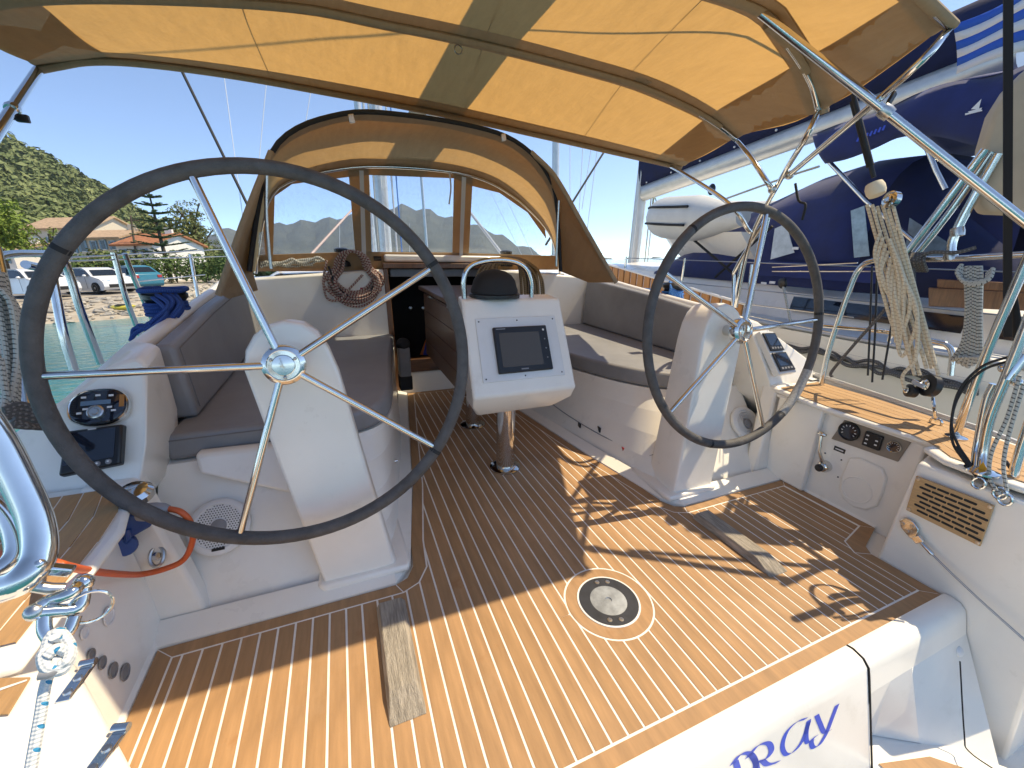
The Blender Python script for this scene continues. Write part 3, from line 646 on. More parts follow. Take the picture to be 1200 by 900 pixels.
# ================================================================== cockpit table with plotter pod
t = thing('cockpit_table', 'cockpit table of dark mahogany leaves on two steel posts with a white plotter pod', 'table')
for y, r in ((1.958, .053), (2.604, .05)):
    MB().lathe([(.088, .001), (.088, .010), (.075, .016), (r, .018), (r, .50)], (0, y, 0), (0, 0, 1), 28).build('post', M['steel'], t)
pod = MB()
front = lambda z: interp([(.50, 1.655), (.56, 1.665), (.97, 1.88)], z)
rings = []
TL, TR, BR, BL = (-.262, 1.885, .975), (.262, 1.885, .972), (.262, 1.665, .56), (-.275, 1.665, .56)
pod.add([TL, TR, BR, BL, (-.275, 1.70, .50), (.262, 1.70, .50), (-.215, 1.80, .415), (.20, 1.80, .415), (-.25, 2.0, .985), (.25, 2.0, .985), (-.21, 2.02, .42), (.20, 2.02, .42)],
        [(3, 2, 1, 0), (4, 5, 2, 3), (6, 7, 5, 4), (0, 1, 9, 8), (8, 9, 11, 10), (10, 11, 7, 6), (0, 8, 10, 6, 4, 3), (1, 2, 5, 7, 11, 9)])
podo = pod.build('pod', GEL, t, bevel=.014, bseg=3)
fn = (Vector(BR)-Vector(TR)).cross(Vector(TL)-Vector(TR)).normalized()
if fn.y > 0: fn = -fn
def podp(u, v, e=0.0):                              # u across, v down the sloping face, 0..1
    a = Vector(TL).lerp(Vector(TR), u); b = Vector(BL).lerp(Vector(BR), u); return a.lerp(b, v)+fn*e
def podbox(u0, u1, v0, v1, e0, e1): return MB().hexa([podp(u0, v0, e0), podp(u1, v0, e0), podp(u1, v1, e0), podp(u0, v1, e0)], [podp(u0, v0, e1), podp(u1, v0, e1), podp(u1, v1, e1), podp(u0, v1, e1)])
fp = podbox(.10, .90, .20, .86, -.002, .006).build('face_plate', M['white_plastic'], podo, bevel=.003)
for u in (.13, .5, .87):
    for v in (.235, .825):
        MB().lathe([(.004, 0), (.003, .002), (0, .002)], podp(u, v, .006), fn, 8).build('screw', M['black'], podo)
plo = thing('chart_plotter', 'small black chart plotter with a dull brown screen on the white table pod', 'chart plotter')
podbox(.245, .775, .31, .79, .005, .022).build('case', M['black'], plo, bevel=.005)
podbox(.29, .685, .375, .73, .0205, .0232).build('screen', M['screen_brown'], plo, smooth=False)
podbox(.46, .53, .752, .766, .021, .0225).build('badge', M['grey_plastic'], plo, smooth=False)
podbox(.27, .36, .327, .337, .021, .0225).build('badge', M['grey_plastic'], plo, smooth=False)
MB().lathe([(.006, 0), (.005, .002), (0, .003)], podp(.735, .36, .021), fn, 12).build('button', M['white_plastic'], plo)
for i in range(3): MB().lathe([(.004, 0), (.0035, .0015), (0, .002)], podp(.735, .46+.1*i, .0215), fn, 10).build('button', M['grey_plastic'], plo)
# grab rail and the compass under its hood
tb('grab_rail', M['steel'], [(-.235, 1.93, .975), (-.235, 1.93, 1.07), (-.205, 1.93, 1.125), (-.14, 1.93, 1.15), (-.05, 1.93, 1.158), (.03, 1.93, 1.148), (.085, 1.93, 1.115), (.115, 1.93, 1.05), (.12, 1.93, .975)], .0135, t, 10, 5)
cp = thing('compass', 'domed black steering compass cover under the steel grab rail on the table', 'compass')
MB().lathe([(.118, 0), (.118, .03), (.112, .045), (.104, .075), (.085, .10), (.055, .118), (.02, .126), (0, .127)], (-.07, 1.965, .985), (0, 0, 1), 28).build('dome', M['black_matt'], cp)
MB().lathe([(.128, 0), (.128, .016), (.118, .02)], (-.07, 1.965, .980), (0, 0, 1), 28).build('base_ring', M['black'], cp)
# table body and hanging leaves with separate boards
MB().box((-.16, 2.02, .50), (.16, 3.05, .90)).build('centre_box', M['mahogany'], t, bevel=.008)
MB().box((-.255, 2.0, .915), (.255, 3.10, .945)).build('top', M['mahogany'], t, bevel=.006)
for s in (-1, 1):
    leaf = MB().prism([(s*.205, 2.0, .90), (s*.232, 2.0, .90), (s*.232, 2.0, .45), (s*.205, 2.0, .45)], (0, 1.02, 0)).build('leaf', M['mahogany'], t, bevel=.005)
    for k in range(4):
        MB().box((s*.2325, 2.02, .455+k*.11), (s*.236, 3.0, .455+k*.11+.104)).build('board', M['mahogany'], leaf, smooth=False)
    for y in (2.25, 2.8): tb('hinge', M['steel_dull'], [(s*.236, y-.02, .895), (s*.236, y+.02, .895)], .008, t, 8, 0)
# small bag hanging on the end of the port bench
bag = thing('winch_handle_pocket', 'grey and black pocket hanging on the inner end of the port bench', 'pocket')
c = Vector((-.375, 3.22, .0))
MB().loft([[(c.x+dx, c.y+dy, z) for dx, dy in ((-.045, -.05), (.045, -.05), (.045, .05), (-.045, .05))] for z in (.14, .17, .34, .47)]).build('pocket', M['grey_plastic'], bag, bevel=.015)
MB().box((c.x-.05, c.y-.055, .12), (c.x+.05, c.y+.055, .24)).build('base', M['black_matt'], bag, bevel=.012)
MB().ball((c.x, c.y, .49), (.055, .06, .05), 12, 8).build('black_stuffing', M['black_matt'], bag)
MB().lathe([(.012, 0), (.010, .012), (.005, .03), (0, .031)], g(459, 541, .18)+Vector((0, 0, 0)), (1, 0, 0), 12).build('door_knob', M['steel'], bag)

# ================================================================== port instruments
def face(px, py):                                   # sloped face of the port coaming end: y = 1.43 + .75 (z - .5)
    n_ = Vector((0, 1, -.75)).normalized(); return onplane(px, py, Vector((0, 1.426, .5)), n_)
FN = Vector((0, -1, .75)).normalized(); FX = Vector((1, 0, 0)); FU = Vector((0, .75, 1)).normalized()
st = thing('marine_stereo', 'round-ended dark blue marine stereo with chrome surround on the port coaming', 'stereo')
c = face(118, 478); ch = MB()
def oval(k, e, n=40, a=.074, b=.060): return [c+FX*(a*k*math.copysign(abs(math.cos(q))**.8, math.cos(q)))+FU*(b*k*math.copysign(abs(math.sin(q))**.8, math.sin(q)))+FN*e for q in [2*math.pi*i/n for i in range(n)]]
ch.loft([oval(1.0, -.004), oval(1.0, .012), oval(.95, .017), oval(.92, .014)], caps=True).build('surround', M['steel'], st, ang=60)
MB().loft([oval(.90, .010), oval(.90, .0165), oval(.87, .018)]).build('face', M['screen'], st)
MB().obox(c+FU*.012+FN*.0188-FX*.004, FX*.036, FU*.007, FN*.0006).build('display', mat('lcd', (.12, .2, .28), .3), st, smooth=False)
MB().lathe([(.021, 0), (.021, .010), (.017, .012), (.016, .009), (.010, .009), (.008, .012), (0, .012)], c-FU*.020+FN*.018, FN, 24).build('knob', M['steel_dull'], st)
for dx, du in ((-.034, .032), (0, .036), (.032, .032), (-.042, -.018), (-.028, -.006), (.03, -.006), (.04, -.018)):
    MB().obox(c+FX*dx+FU*du+FN*.0186, FX*.006, FU*.003, FN*.0008).build('button', M['white_plastic'], st, smooth=False)
MB().obox(c+FX*.059+FU*.012+FN*.0182, FX*.006, FU*.020, FN*.0008).build('painted_reflection', mat('amber_reflection', (.45, .17, .03), .3), st, smooth=False)  # warm reflection on the stereo face, painted as an amber strip
mon = thing('display_screen', 'square dark display screen with three keys below the stereo on the port coaming', 'screen')
cn = [face(*p) for p in ((81, 507), (149, 498), (146, 545), (73, 560))]
cc = sum(cn, Vector())/4
def quadbox(cs, e0, e1, k0=1.0, k1=1.0): return MB().hexa([cc.lerp(p, k0)+FN*e0 for p in cs], [cc.lerp(p, k1)+FN*e1 for p in cs])
quadbox(cn, -.004, .024, 1, .97).build('case', M['black'], mon, bevel=.006)
def qp(u, v, e): return (cn[0].lerp(cn[1], u)).lerp(cn[3].lerp(cn[2], u), v)+FN*e
MB().hexa([qp(.06, .08, .0235), qp(.88, .08, .0235), qp(.88, .80, .0235), qp(.06, .80, .0235)], [qp(.06, .08, .0255), qp(.88, .08, .0255), qp(.88, .80, .0255), qp(.06, .80, .0255)]).build('glass', M['screen'], mon, smooth=False)
for u in (.46, .62, .8): MB().lathe([(.008, 0), (.007, .003), (0, .004)], qp(u, .89, .024), FN, 12).build('key', M['grey_plastic'], mon); 
for u in (.47, .62, .8): MB().lathe([(.003, 0), (.002, .002), (0, .002)], qp(u, .885, .0275), FN, 8).build('key_legend', M['white_plastic'], mon)
MB().hexa([qp(.4, .035, .0236), qp(.54, .035, .0236), qp(.54, .06, .0236), qp(.4, .06, .0236)], [qp(.4, .035, .0252), qp(.54, .035, .0252), qp(.54, .06, .0252), qp(.4, .06, .0252)]).build('badge', M['white_plastic'], mon, smooth=False)
# loudspeakers
def speaker(c, n, r, label, grille=True):
    s_ = thing('loudspeaker', label, 'loudspeaker', 'cockpit loudspeakers'); x, y = frame(n)
    MB().lathe([(r, -.01), (r, .006), (r*.93, .012), (r*.80, .013), (r*.78, .009), (0, .009)], c, n, 40).build('rim', M['white_plastic'], s_)
    MB().lathe([(r*.26, .008), (r*.24, .016), (r*.12, .019), (0, .0195)], c, n, 24).build('dome', M['grey_plastic'], s_)
    if grille:
        gm = MB()
        for i in range(-9, 10):
            for j in range(-9, 10):
                u, v = (i+(j % 2)*.5)*r*.088, j*r*.082; rr_ = math.hypot(u, v)
                if r*.30 < rr_ < r*.75:
                    p = c+x*u+y*v+n*.0095; k = r*.028
                    gm.add([p+x*k, p+y*k, p-x*k, p-y*k], [(0, 1, 2, 3)])
        o = gm.build('grille_holes', M['black_matt'], s_, smooth=False); o['kind'] = 'stuff'
    else:
        for k in range(4):
            MB().lathe([(r*(.36+.1*k), .009), (r*(.385+.1*k), .0125), (r*(.41+.1*k), .009)], c, n, 36).build('cone_ring', M['white_plastic'], s_)
    p = c-(y if y.z > 0 else -y)*r*.80+n*.012; MB().obox(p, x*r*.2, y*r*.05, n*.002).build('badge', M['black'], s_, smooth=False)
    return s_
SA = Vector((0, -1, .76)).normalized()              # aft face of the seat mouldings
def seataft(px, py): return onplane(px, py, Vector((0, 1.38, .03)), Vector((0, 1, -.80)).normalized())
c = seataft(258, 617); n_ = Vector((0, -1, .80)).normalized(); speaker(c+n_*.008, n_, .098, 'white round loudspeaker with perforated grille low beside the port pedestal')
c2 = onplane(873, 497, Vector((0, 1.38, .03)), Vector((0, 1, -.80)).normalized()); speaker(c2+n_*.010, n_, .105, 'pale ribbed loudspeaker seen through the lower starboard wheel', False)
# shore-power inlet with blue cap, chrome cover, plug and orange cable
sp = thing('shore_power_socket', 'blue shore power socket with hanging cap under a chrome cover on the port side', 'socket')
def pf(px, py, d=0.0): return yp(px, py, 1.405-d)
MB().lathe([(.045, 0), (.045, .018), (.035, .03), (.015, .034), (0, .034)], pf(160, 582, .02), (0, -.3, 1), 20).build('chrome_cover', M['steel'], sp)
MB().loft([[pf(px, py, e) for px, py in ((133, 600), (170, 604), (180, 615), (150, 632), (128, 628))] for e in (0, .05)]).build('socket_body', M['blue_plastic'], sp, bevel=.01)
MB().lathe([(.030, 0), (.030, .02), (.026, .026), (0, .026)], pf(146, 638, .03), Vector((.5, -1, .2)), 18).build('cap', M['blue_plastic'], sp)
tb('cap_strap', M['blue_plastic'], [pf(150, 620, .05), pf(150, 630, .05), pf(147, 637, .04)], .008, sp, 8, 4)
MB().obox(pf(127, 628, .015), (.015, .004, 0), (0, .01, 0), (0, .006, .018)).build('bracket', M['steel_dull'], sp, bevel=.002)
cb = thing('power_cable', 'bright orange power cable with grey plug looping from the port socket', 'cable')
tb('cable', M['orange_cable'], [pf(196, 596, .07), pf(212, 600, .09), pf(223, 612, .09), pf(226, 632, .08), pf(216, 655, .06), pf(195, 666, .07), pf(165, 673, .09), xp(130, 672, -1.40), xp(100, 668, -1.375), xp(80, 664, -1.352), xp(66, 660, -1.36), g(50, 655, .515), g(10, 650, .512), g(-40, 650, .512)], .0085, cb, 10, 8)
MB().lathe([(.010, 0), (.018, .01), (.024, .03), (.026, .06), (.022, .075)], pf(199, 596, .07), pf(172, 600, .07)-pf(199, 596, .07), 16).build('plug', M['grey_plastic'], cb)
tb('inlet_ring', M['steel_dull'], [pf(184, 652, .01)+Vector((.018*math.cos(a), -.0*math.cos(a), .0))+FU*.03*math.sin(a) for a in [2*math.pi*i/16 for i in range(16)]], .006, sp, 8, 0, closed=True)
MB().lathe([(.015, 0), (.012, .01), (0, .011)], pf(184, 652, .004), n_, 14).build('key_lock', M['steel'], sp)

# ================================================================== starboard instruments
def sw(px, py, e=0.0): p = xp(px, py, 1.43); p.x -= e; return p
SX = Vector((-1, 0, 0))
ep = thing('engine_gauges', 'taupe engine panel with dial, switch unit and gauge in the starboard recess', 'engine panel')
MB().hexa([sw(*p) for p in ((990, 492), (1072, 513), (1053, 541), (975, 514))], [sw(*p, .008) for p in ((990, 492), (1072, 513), (1053, 541), (975, 514))]).build('panel', M['panel_grey'], ep, bevel=.003)
def gauge(c, r, mt, nm):
    MB().lathe([(r, 0), (r, .010), (r*.92, .014), (r*.84, .012), (r*.82, .007), (0, .007)], c, SX, 28).build(nm, mt, ep)
    MB().lathe([(r*.80, .0072), (0, .0074)], c, SX, 28).build('dial', M['screen'], ep)
    x, y = frame(SX)
    for a in range(-120, 121, 30):
        q = c+SX*.0082+(x*math.sin(R_(a))+y*math.cos(R_(a)))*r*.62; tv = (x*math.sin(R_(a))+y*math.cos(R_(a)))
        MB().obox(q, tv*r*.09, tv.cross(SX)*r*.03, SX*.0004).build('tick', M['white_plastic'], ep, smooth=False)
gauge(sw(997, 505, .009), .046, M['black'], 'tachometer'); gauge(sw(1050, 523, .009), .027, M['steel'], 'small_gauge')
c = sw(1025, 516, .009); MB().obox(c+SX*.006, SX*.008, (0, .035, 0), (0, 0, .035)).build('switch_unit', M['black'], ep, bevel=.004)
for dy, dz in ((.02, .02), (.02, 0), (-.018, .008), (-.018, -.012), (.02, -.02)): MB().obox(c+SX*.0145+Vector((0, dy, dz)), SX*.0008, (0, .005, 0), (0, 0, .003)).build('legend', M['white_plastic'], ep, smooth=False)
th = thing('throttle_lever', 'chrome throttle lever with black boss on the starboard wall', 'throttle lever')
b0 = sw(968, 546, .0)
MB().lathe([(.030, 0), (.030, .02), (.024, .035), (.018, .038), (.018, .052), (0, .052)], b0, SX, 20).build('boss', M['steel'], th)
MB().lathe([(.019, .05), (.019, .06), (.014, .066), (0, .066)], b0, SX, 18).build('boss_cap', M['black'], th)
tp = sw(970, 508, .05); tb('arm', M['steel'], [b0+SX*.03+Vector((0, 0, .015)), b0.lerp(tp, .5)+SX*.035, tp], [.010, .008, .008], th, 10, 0)
MB().ball(tp+Vector((0, 0, .006)), (.013, .024, .012), 14, 8).build('grip', M['steel'], th)
for px, py in ((967, 531), (962, 551), (982, 559), (986, 539), (940, 540)): MB().lathe([(.004, 0), (.003, .003), (0, .003)], sw(px, py), SX, 8).build('screw', M['black'], th)
MB().obox(sw(984, 527, .001), SX*.0015, (0, .025, 0), (0, 0, .011)).build('caution_plate', M['black'], th, smooth=False)
MB().obox(sw(984, 527, .003), SX*.0004, (0, .018, 0), (0, 0, .003)).build('caution_text', M['white_plastic'], th, smooth=False)
ec = thing('engine_cover', 'white moulded inspection cover with an embossed ring below the engine panel', 'cover')
cc_ = sw(1010, 567); ol = [(.075, .105), (.03, .125), (-.06, .118), (-.085, .08), (-.09, .0), (-.085, -.07), (-.05, -.115), (0, -.13), (.05, -.115), (.08, -.07), (.085, 0)]
MB().hexa([cc_+Vector((0, y, z)) for y, z in ol], [cc_+Vector((-.013, y*.95, z*.95)) for y, z in ol]).build('plate', GEL, ec, bevel=.004)
MB().lathe([(.066, .012), (.064, .0155), (.060, .0155), (.058, .012)], cc_+Vector((0, .008, -.035)), SX, 32).build('ring', GEL, ec)
# teak ventilation grille on the locker face
gr = thing('vent_grille', 'teak-coloured slotted vent grille screwed to the starboard locker', 'vent grille')
gx = 1.203
def gp(u, v, e=0.0):
    a = [(1075, 557), (1167, 592), (1150, 640), (1063, 597)]; P = [xp(*p, gx) for p in a]
    q = P[0].lerp(P[1], u).lerp(P[3].lerp(P[2], u), v); q.x -= e; return q
MB().hexa([gp(0, 0, .002), gp(1, 0, .002), gp(1, 1, .002), gp(0, 1, .002)], [gp(0, 0, .010), gp(1, 0, .010), gp(1, 1, .010), gp(0, 1, .010)]).build('plate', mat('grille_teak', (.5, .31, .15), .5, var=.2, vscale=14, stretch=(1, 2, 30)), gr, bevel=.003)
for u, v in ((.04, .06), (.96, .06), (.04, .94), (.96, .94)): MB().lathe([(.007, .010), (.006, .0125), (0, .013)], gp(u, v), SX, 12).build('screw', M['steel_dull'], gr)
for r in range(7):
    nn_ = 5 if r else 4
    for k in range(nn_):
        u0 = .07+k*.172+(.03 if r % 2 else .085)*(1 if r else 1.0); v0 = .12+r*.123
        if u0 > .87: continue
        ps = []
        for a in range(12):
            q = 2*math.pi*a/12; su = .062*(1 if math.cos(q) > 0 else -1)+.02*math.cos(q); ps.append(gp(u0+.07+su, v0+.032*math.sin(q), .0106))
        MB().poly(ps).build('slot', M['black_matt'], gr, smooth=False)
# padeye with wire on the locker face
pe = thing('padeye', 'steel padeye with three screws and a fork terminal on the starboard locker', 'padeye')
def lk(px, py, e=0.0): p = xp(px, py, 1.205); p.x -= e; return p
ol = [(1055, 609), (1062, 606), (1072, 611), (1078, 620), (1074, 634), (1066, 629), (1057, 618)]
MB().hexa([lk(*p) for p in ol], [lk(*p, .008) for p in ol]).build('plate', M['steel'], pe, bevel=.003)
for p in ((1059, 613), (1070, 616), (1064, 622)): MB().lathe([(.008, .007), (.006, .011), (0, .011)], lk(*p), SX, 12).build('screw', M['steel_dull'], pe)
MB().obox(lk(1078, 631, .012), (.008, 0, 0), (0, .009, -.012), (0, .010, .008)).build('fork', M['steel'], pe, bevel=.002)
tb('wire', M['wire'], [lk(1078, 631, .012), lk(1100, 652, .02), lk(1150, 697, .03), lk(1215, 752, .04)], .004, pe, 8, 4)
MB().lathe([(.006, 0), (.008, .02), (.008, .05), (.005, .055)], lk(1080, 633, .012), lk(1100, 652, .02)-lk(1080, 633, .012), 10).build('swage', M['steel'], pe)
# twin display on the starboard coaming end
td = thing('twin_display', 'pair of tilted black instrument displays on the starboard coaming beside the wheel', 'display')
base = [face(*p) for p in ((885, 391), (901, 391), (928, 438), (908, 441))]
def slab(cs, e0, e1, nm, mt, par, bev=.004): return MB().hexa([p+FN*e0 for p in cs], [p+FN*e1 for p in cs]).build(nm, mt, par, bevel=bev)
slab(base, -.01, .03, 'housing', M['white_plastic'], td)
def sub(cs, u0, u1, v0, v1): return [cs[0].lerp(cs[1], u).lerp(cs[3].lerp(cs[2], u), v) for u, v in ((u0, v0), (u1, v0), (u1, v1), (u0, v1))]
for v0, v1 in ((.05, .48), (.52, .95)):
    q_ = sub(base, .06, .94, v0, v1); slab(q_, .0305, .040, 'screen_case', M['black'], td); slab(sub(q_, .1, .9, .08, .72), .0395, .0415, 'screen', M['screen'], td, 0)
    for k in range(4): slab(sub(q_, .12+.2*k, .24+.2*k, .80, .90), .0395, .0425, 'key', M['grey_plastic'], td, 0)
# ================================================================== bimini
bim = thing('bimini', 'beige canvas bimini on steel bows stretched over the cockpit', 'bimini')
bows = [
    [yp(px, py, 2.88) for px, py in ((43, 76), (120, 66), (250, 80), (400, 107), (520, 130), (640, 157), (740, 180), (800, 194))],
    [Vector((-1.90, 2.18, 1.90)), Vector((-1.55, 2.18, 2.01))]+[yp(px, py, 2.18) for px, py in ((330, 0), (450, 22), (560, 45), (660, 70), (750, 96), (815, 125), (848, 146), (864, 160))],
    [Vector((-1.80, 1.45, 1.86)), Vector((-1.45, 1.45, 1.99)), Vector((-.85, 1.45, 2.09)), Vector((-.2, 1.45, 2.13)), Vector((.3, 1.45, 2.12))]+[yp(px, py, 1.45) for px, py in ((890, 5), (925, 45), (952, 90), (962, 128))],
    [Vector((-1.75, 1.0, 1.84)), Vector((-1.4, 1.0, 1.96)), Vector((-.8, 1.0, 2.05)), Vector((-.2, 1.0, 2.09)), Vector((.4, 1.0, 2.07)), Vector((.9, 1.0, 2.02)), yp(1118, 22, 1.0)]]
bows = [crom(b, 8) for b in bows]
def resamp(pts, n):
    L = [0]
    for a, b in zip(pts, pts[1:]): L.append(L[-1]+(b-a).length)
    out = []
    for i in range(n+1):
        d = L[-1]*i/n; k = 0
        while k < len(L)-2 and L[k+1] < d: k += 1
        out.append(pts[k].lerp(pts[k+1], (d-L[k])/max(1e-9, L[k+1]-L[k])))
    return out
NU = 40
rb = [resamp(b, NU) for b in bows]
cols = [crom([rb[k][i] for k in range(4)], 8) for i in range(NU+1)]      # fore-aft curves
nv = len(cols[0])-1
def bsurf(u, v):
    i = min(NU, int(round(u*NU))); j = min(nv, int(round(v*nv))); p = cols[i][j].copy()
    ph = (v*3) % 1; p.z -= .012*math.sin(math.pi*ph)+.004*math.sin(11*u+5*v*3)*math.sin(math.pi*ph); return p
can = MB().grid(bsurf, NU, nv).build('canopy', M['canvas'], bim)
def band(k, w0, w1, nm, drop=.005, m=M['canvas_double']):
    b = MB(); v0 = max(0, k/3+w0); v1 = min(1, k/3+w1)
    def f(u, t):
        j = (v0+(v1-v0)*t)*nv; j0 = int(min(nv-1, math.floor(j))); q = cols[int(round(u*NU))]; p = q[j0].lerp(q[j0+1], j-j0); p.z -= drop+.006*math.sin(math.pi*t); return p
    return b.grid(f, NU, 3).build(nm, m, bim)
band(0, 0, .045, 'front_hem', .004); band(1, -.035, .035, 'bow_sleeve', .004); band(2, -.04, .04, 'bow_sleeve', .004); band(3, -.05, 0, 'aft_hem', .004)
# front valance, a little rumpled, hanging from the front bow
fv = MB(); fv.grid(lambda u, t: rb[0][int(round(u*NU))]+Vector((0, .012*math.sin(u*26)*t, -.004-.02*t-.005*math.sin(u*40)*t)), NU, 3); fv.build('valance', M['canvas_double'], bim, solid=.002)
# side hems
for i0, nm in ((0, 'side_hem'), (NU, 'side_hem')):
    s_ = -1 if i0 == 0 else 1
    b = MB(); q0 = cols[i0]; q1 = cols[i0+(3 if i0 == 0 else -3)]
    b.grid(lambda u, t: q0[int(round(u*nv))].lerp(q1[int(round(u*nv))], t)-Vector((0, 0, .005)), nv, 3); b.build(nm, M['canvas_double'], bim)
# fore-aft seams
for i in (10, 21, 30):
    tb('seam', M['canvas_double'], [p-Vector((0, 0, .004)) for p in cols[i]], .0018, bim, 5, 0)
low = Vector((0, 0, -.020))
hinge = xp(905, 222, 1.45); hinge2 = xp(925, 205, 1.42); foot_s = xp(862, 360, 1.66)
for k, (tip, ext) in enumerate((((797, 192), [xp(850, 235, 1.30), xp(876, 268, 1.40), xp(880, 272, 1.44)]), ((864, 160), [xp(878, 182, 1.42), xp(898, 212, 1.40), hinge]), ((962, 128), [xp(945, 160, 1.22), xp(915, 210, 1.44), xp(880, 280, 1.60), foot_s]), ((1118, 22), [xp(1060, 90, 1.10), hinge2]))):
    path = [p+low for p in bows[k][::3]]
    pl = Vector((-1.84, [2.3, 2.0, 1.7, 1.5][k], 1.5)); pr = [pl, path[0].lerp(pl, .35)]
    if k: MB().tube(crom(pr, 2), .0125, 10).build('bow', M['steel'], bim)
    nb_ = len(path); cut = [nb_, int(nb_*.84), int(nb_*.86), nb_][k]
    MB().tube(crom(path[:cut+1], 3), .021, 10, flat=.75).build('sleeve', M['canvas_double'], bim)
    MB().tube([p+Vector((0, 0, -.004)) for p in crom(path[max(0, cut-2):], 3)]+[Vector(p) for p in crom([path[-1]]+ext, 5)[1:]], .0125, 10).build('bow', M['steel'], bim)
tb('bow', M['steel'], [(-1.84, 1.7, 1.5), (-1.83, 1.75, 1.1), (-1.80, 1.85, .60)], .0145, bim, 10, 4)
cl0 = bows[0][0]+Vector((0, 0, -.02)); cl1 = xp(0, 150, -1.86); tb('corner_leg', M['steel'], [cl0, cl1, cl1+(cl1-cl0)*1.6], .018, bim, 10, 0)
MB().lathe([(.022, -.018), (.025, 0), (.022, .018)], cl0.lerp(cl1, .72), (cl0-cl1), 14).build('clamp', M['steel'], bim)
MB().obox(cl0.lerp(cl1, .72)+Vector((.02, 0, -.03)), (.02, 0, 0), (0, .01, 0), (0, 0, .014)).build('clamp_knob', M['black'], bim, bevel=.004)
s0, s1 = yp(893, 8, 1.45)+low, xp(1230, 283, 1.52)
tb('strut', M['steel'], [s0, s1], .016, bim, 12, 0)
for f_ in (.46,):
    c = s0.lerp(s1, f_); MB().lathe([(.022, -.02), (.025, 0), (.022, .02)], c, s1-s0, 14).build('clamp', M['steel_dull'], bim)
    MB().obox(c+Vector((.03, .01, .05)), (.012, 0, .02), (0, .006, 0), (-.008, 0, .006)).build('clamp_knob', M['black'], bim, bevel=.003)
for h_ in (hinge, hinge2): MB().ball(h_, .022, 12, 8).build('hinge', M['steel_dull'], bim)
tb('strap', M['black_matt'], [xp(932, 215, 1.42), xp(936, 235, 1.42), xp(944, 240, 1.42), xp(940, 258, 1.42)], .006, bim, 6, 4)
# rumpled sleeve cuff hanging where the main bow leaves the canopy, and a ring on the centre bow
cuff = MB(); cf = [yp(902, 22, 1.45), yp(940, 60, 1.45), yp(962, 100, 1.45), yp(964, 130, 1.45)]
cuff.tube([p+Vector((.0, 0, -.012)) for p in crom(cf, 6)], .028, 12, flat=.8); cuff.build('cuff', M['canvas_double'], bim)
tb('ring', M['steel_dull'], [yp(537, 52, 2.2)+Vector((.018*math.cos(a), 0, .018*math.sin(a)-.02)) for a in [2*math.pi*i/14 for i in range(14)]], .003, bim, 6, 0, closed=True)
for px, py in ((752, 92), (948, 95)): MB().obox(yp(px, py, 2.16)-Vector((0, 0, .008)), (.045, 0, -.012), (0, .03, 0), (0, 0, .002)).build('patch', M['canvas_double'], bim, smooth=False)

# ================================================================== sprayhood
hood = thing('sprayhood', 'beige canvas sprayhood with clear windows arched over the companionway', 'sprayhood')
A0 = crom([yp(px, py, 2.45) for px, py in ((292, 318), (303, 240), (318, 180), (345, 152), (385, 137), (430, 131), (500, 138), (555, 148), (594, 160), (622, 179), (642, 205), (652, 235), (657, 318))], 4)
WPN = Vector((0, 1, .6)).normalized(); WP0 = Vector((0, 3.24, 1.68))
def wpl(px, py, e=0.0): return onplane(px, py, WP0, WPN)+Vector((0, -e, 0))
A1 = crom([wpl(px, py) for px, py in ((300, 318), (309, 255), (322, 222), (350, 207), (385, 199), (430, 194), (500, 197), (560, 207), (605, 232), (638, 265), (650, 290), (655, 318))], 4)
nA = 48; A0 = resamp(A0, nA); A1 = resamp(A1, nA)
def hs(u, t):
    i = int(round(u*nA)); p = A0[i].lerp(A1[i], t); p.z += .035*math.sin(math.pi*t)*math.sin(math.pi*u)+.006*math.sin(u*37+t*9)*math.sin(math.pi*t); return p
MB().grid(hs, nA, 8).build('roof', M['hood_canvas'], hood)
b = MB(); b.grid(lambda u, t: hs(u, 1).lerp(hs(u, .86), t)-Vector((0, .004, .006)), nA, 2); b.build('window_header', M['canvas_double'], hood)
b = MB(); b.grid(lambda u, t: hs(u, 0).lerp(hs(u, .16), t)+Vector((0, -.004, -.006)), nA, 2); b.build('aft_hem', M['canvas_double'], hood)
MB().tube(A0, .012, 10).build('bow', M['black_matt'], hood)
MB().tube([p+Vector((0, -.02, -.01)) for p in A1], .012, 10).build('bow', M['steel'], hood)
cz = M['hood_canvas']
def pan_(nm, pts, m, e=0.0, solid=.003):
    return MB().poly([wpl(px, py, e) for px, py in pts]).build(nm, m, hood, smooth=False, solid=solid)
pan_('mullion', ((408, 197), (432, 196), (436, 304), (417, 304)), M['mahogany_frame'] if 0 else cz); pan_('mullion', ((532, 202), (554, 208), (549, 304), (530, 304)), cz)
for pts in (((421, 200), (426, 200), (429, 300), (424, 300)), ((541, 207), (546, 208), (542, 300), (538, 300))): pan_('zip_strip', pts, M['white_plastic'], .006)
pan_('sill', ((302, 299), (417, 295), (530, 296), (655, 300), (657, 316), (302, 318)), cz, .002)
pan_('header', ((340, 207), (430, 194), (500, 197), (560, 207), (605, 232), (638, 265), (640, 280), (618, 249), (585, 226), (553, 218), (533, 209), (430, 205), (412, 207), (340, 216), (320, 228)), cz, .003)
pan_('jamb', ((300, 318), (309, 255), (322, 222), (340, 208), (342, 216), (322, 230), (320, 302)), cz, .004)
pan_('window', ((321, 228), (340, 215), (412, 206), (418, 296), (320, 302)), M['vinyl'], -.004, 0)
pan_('window', ((431, 204), (534, 208), (531, 297), (435, 296)), M['vinyl'], -.004, 0)
pan_('window', ((553, 217), (585, 225), (620, 250), (642, 283), (650, 302), (549, 298)), M['vinyl'], -.004, 0)
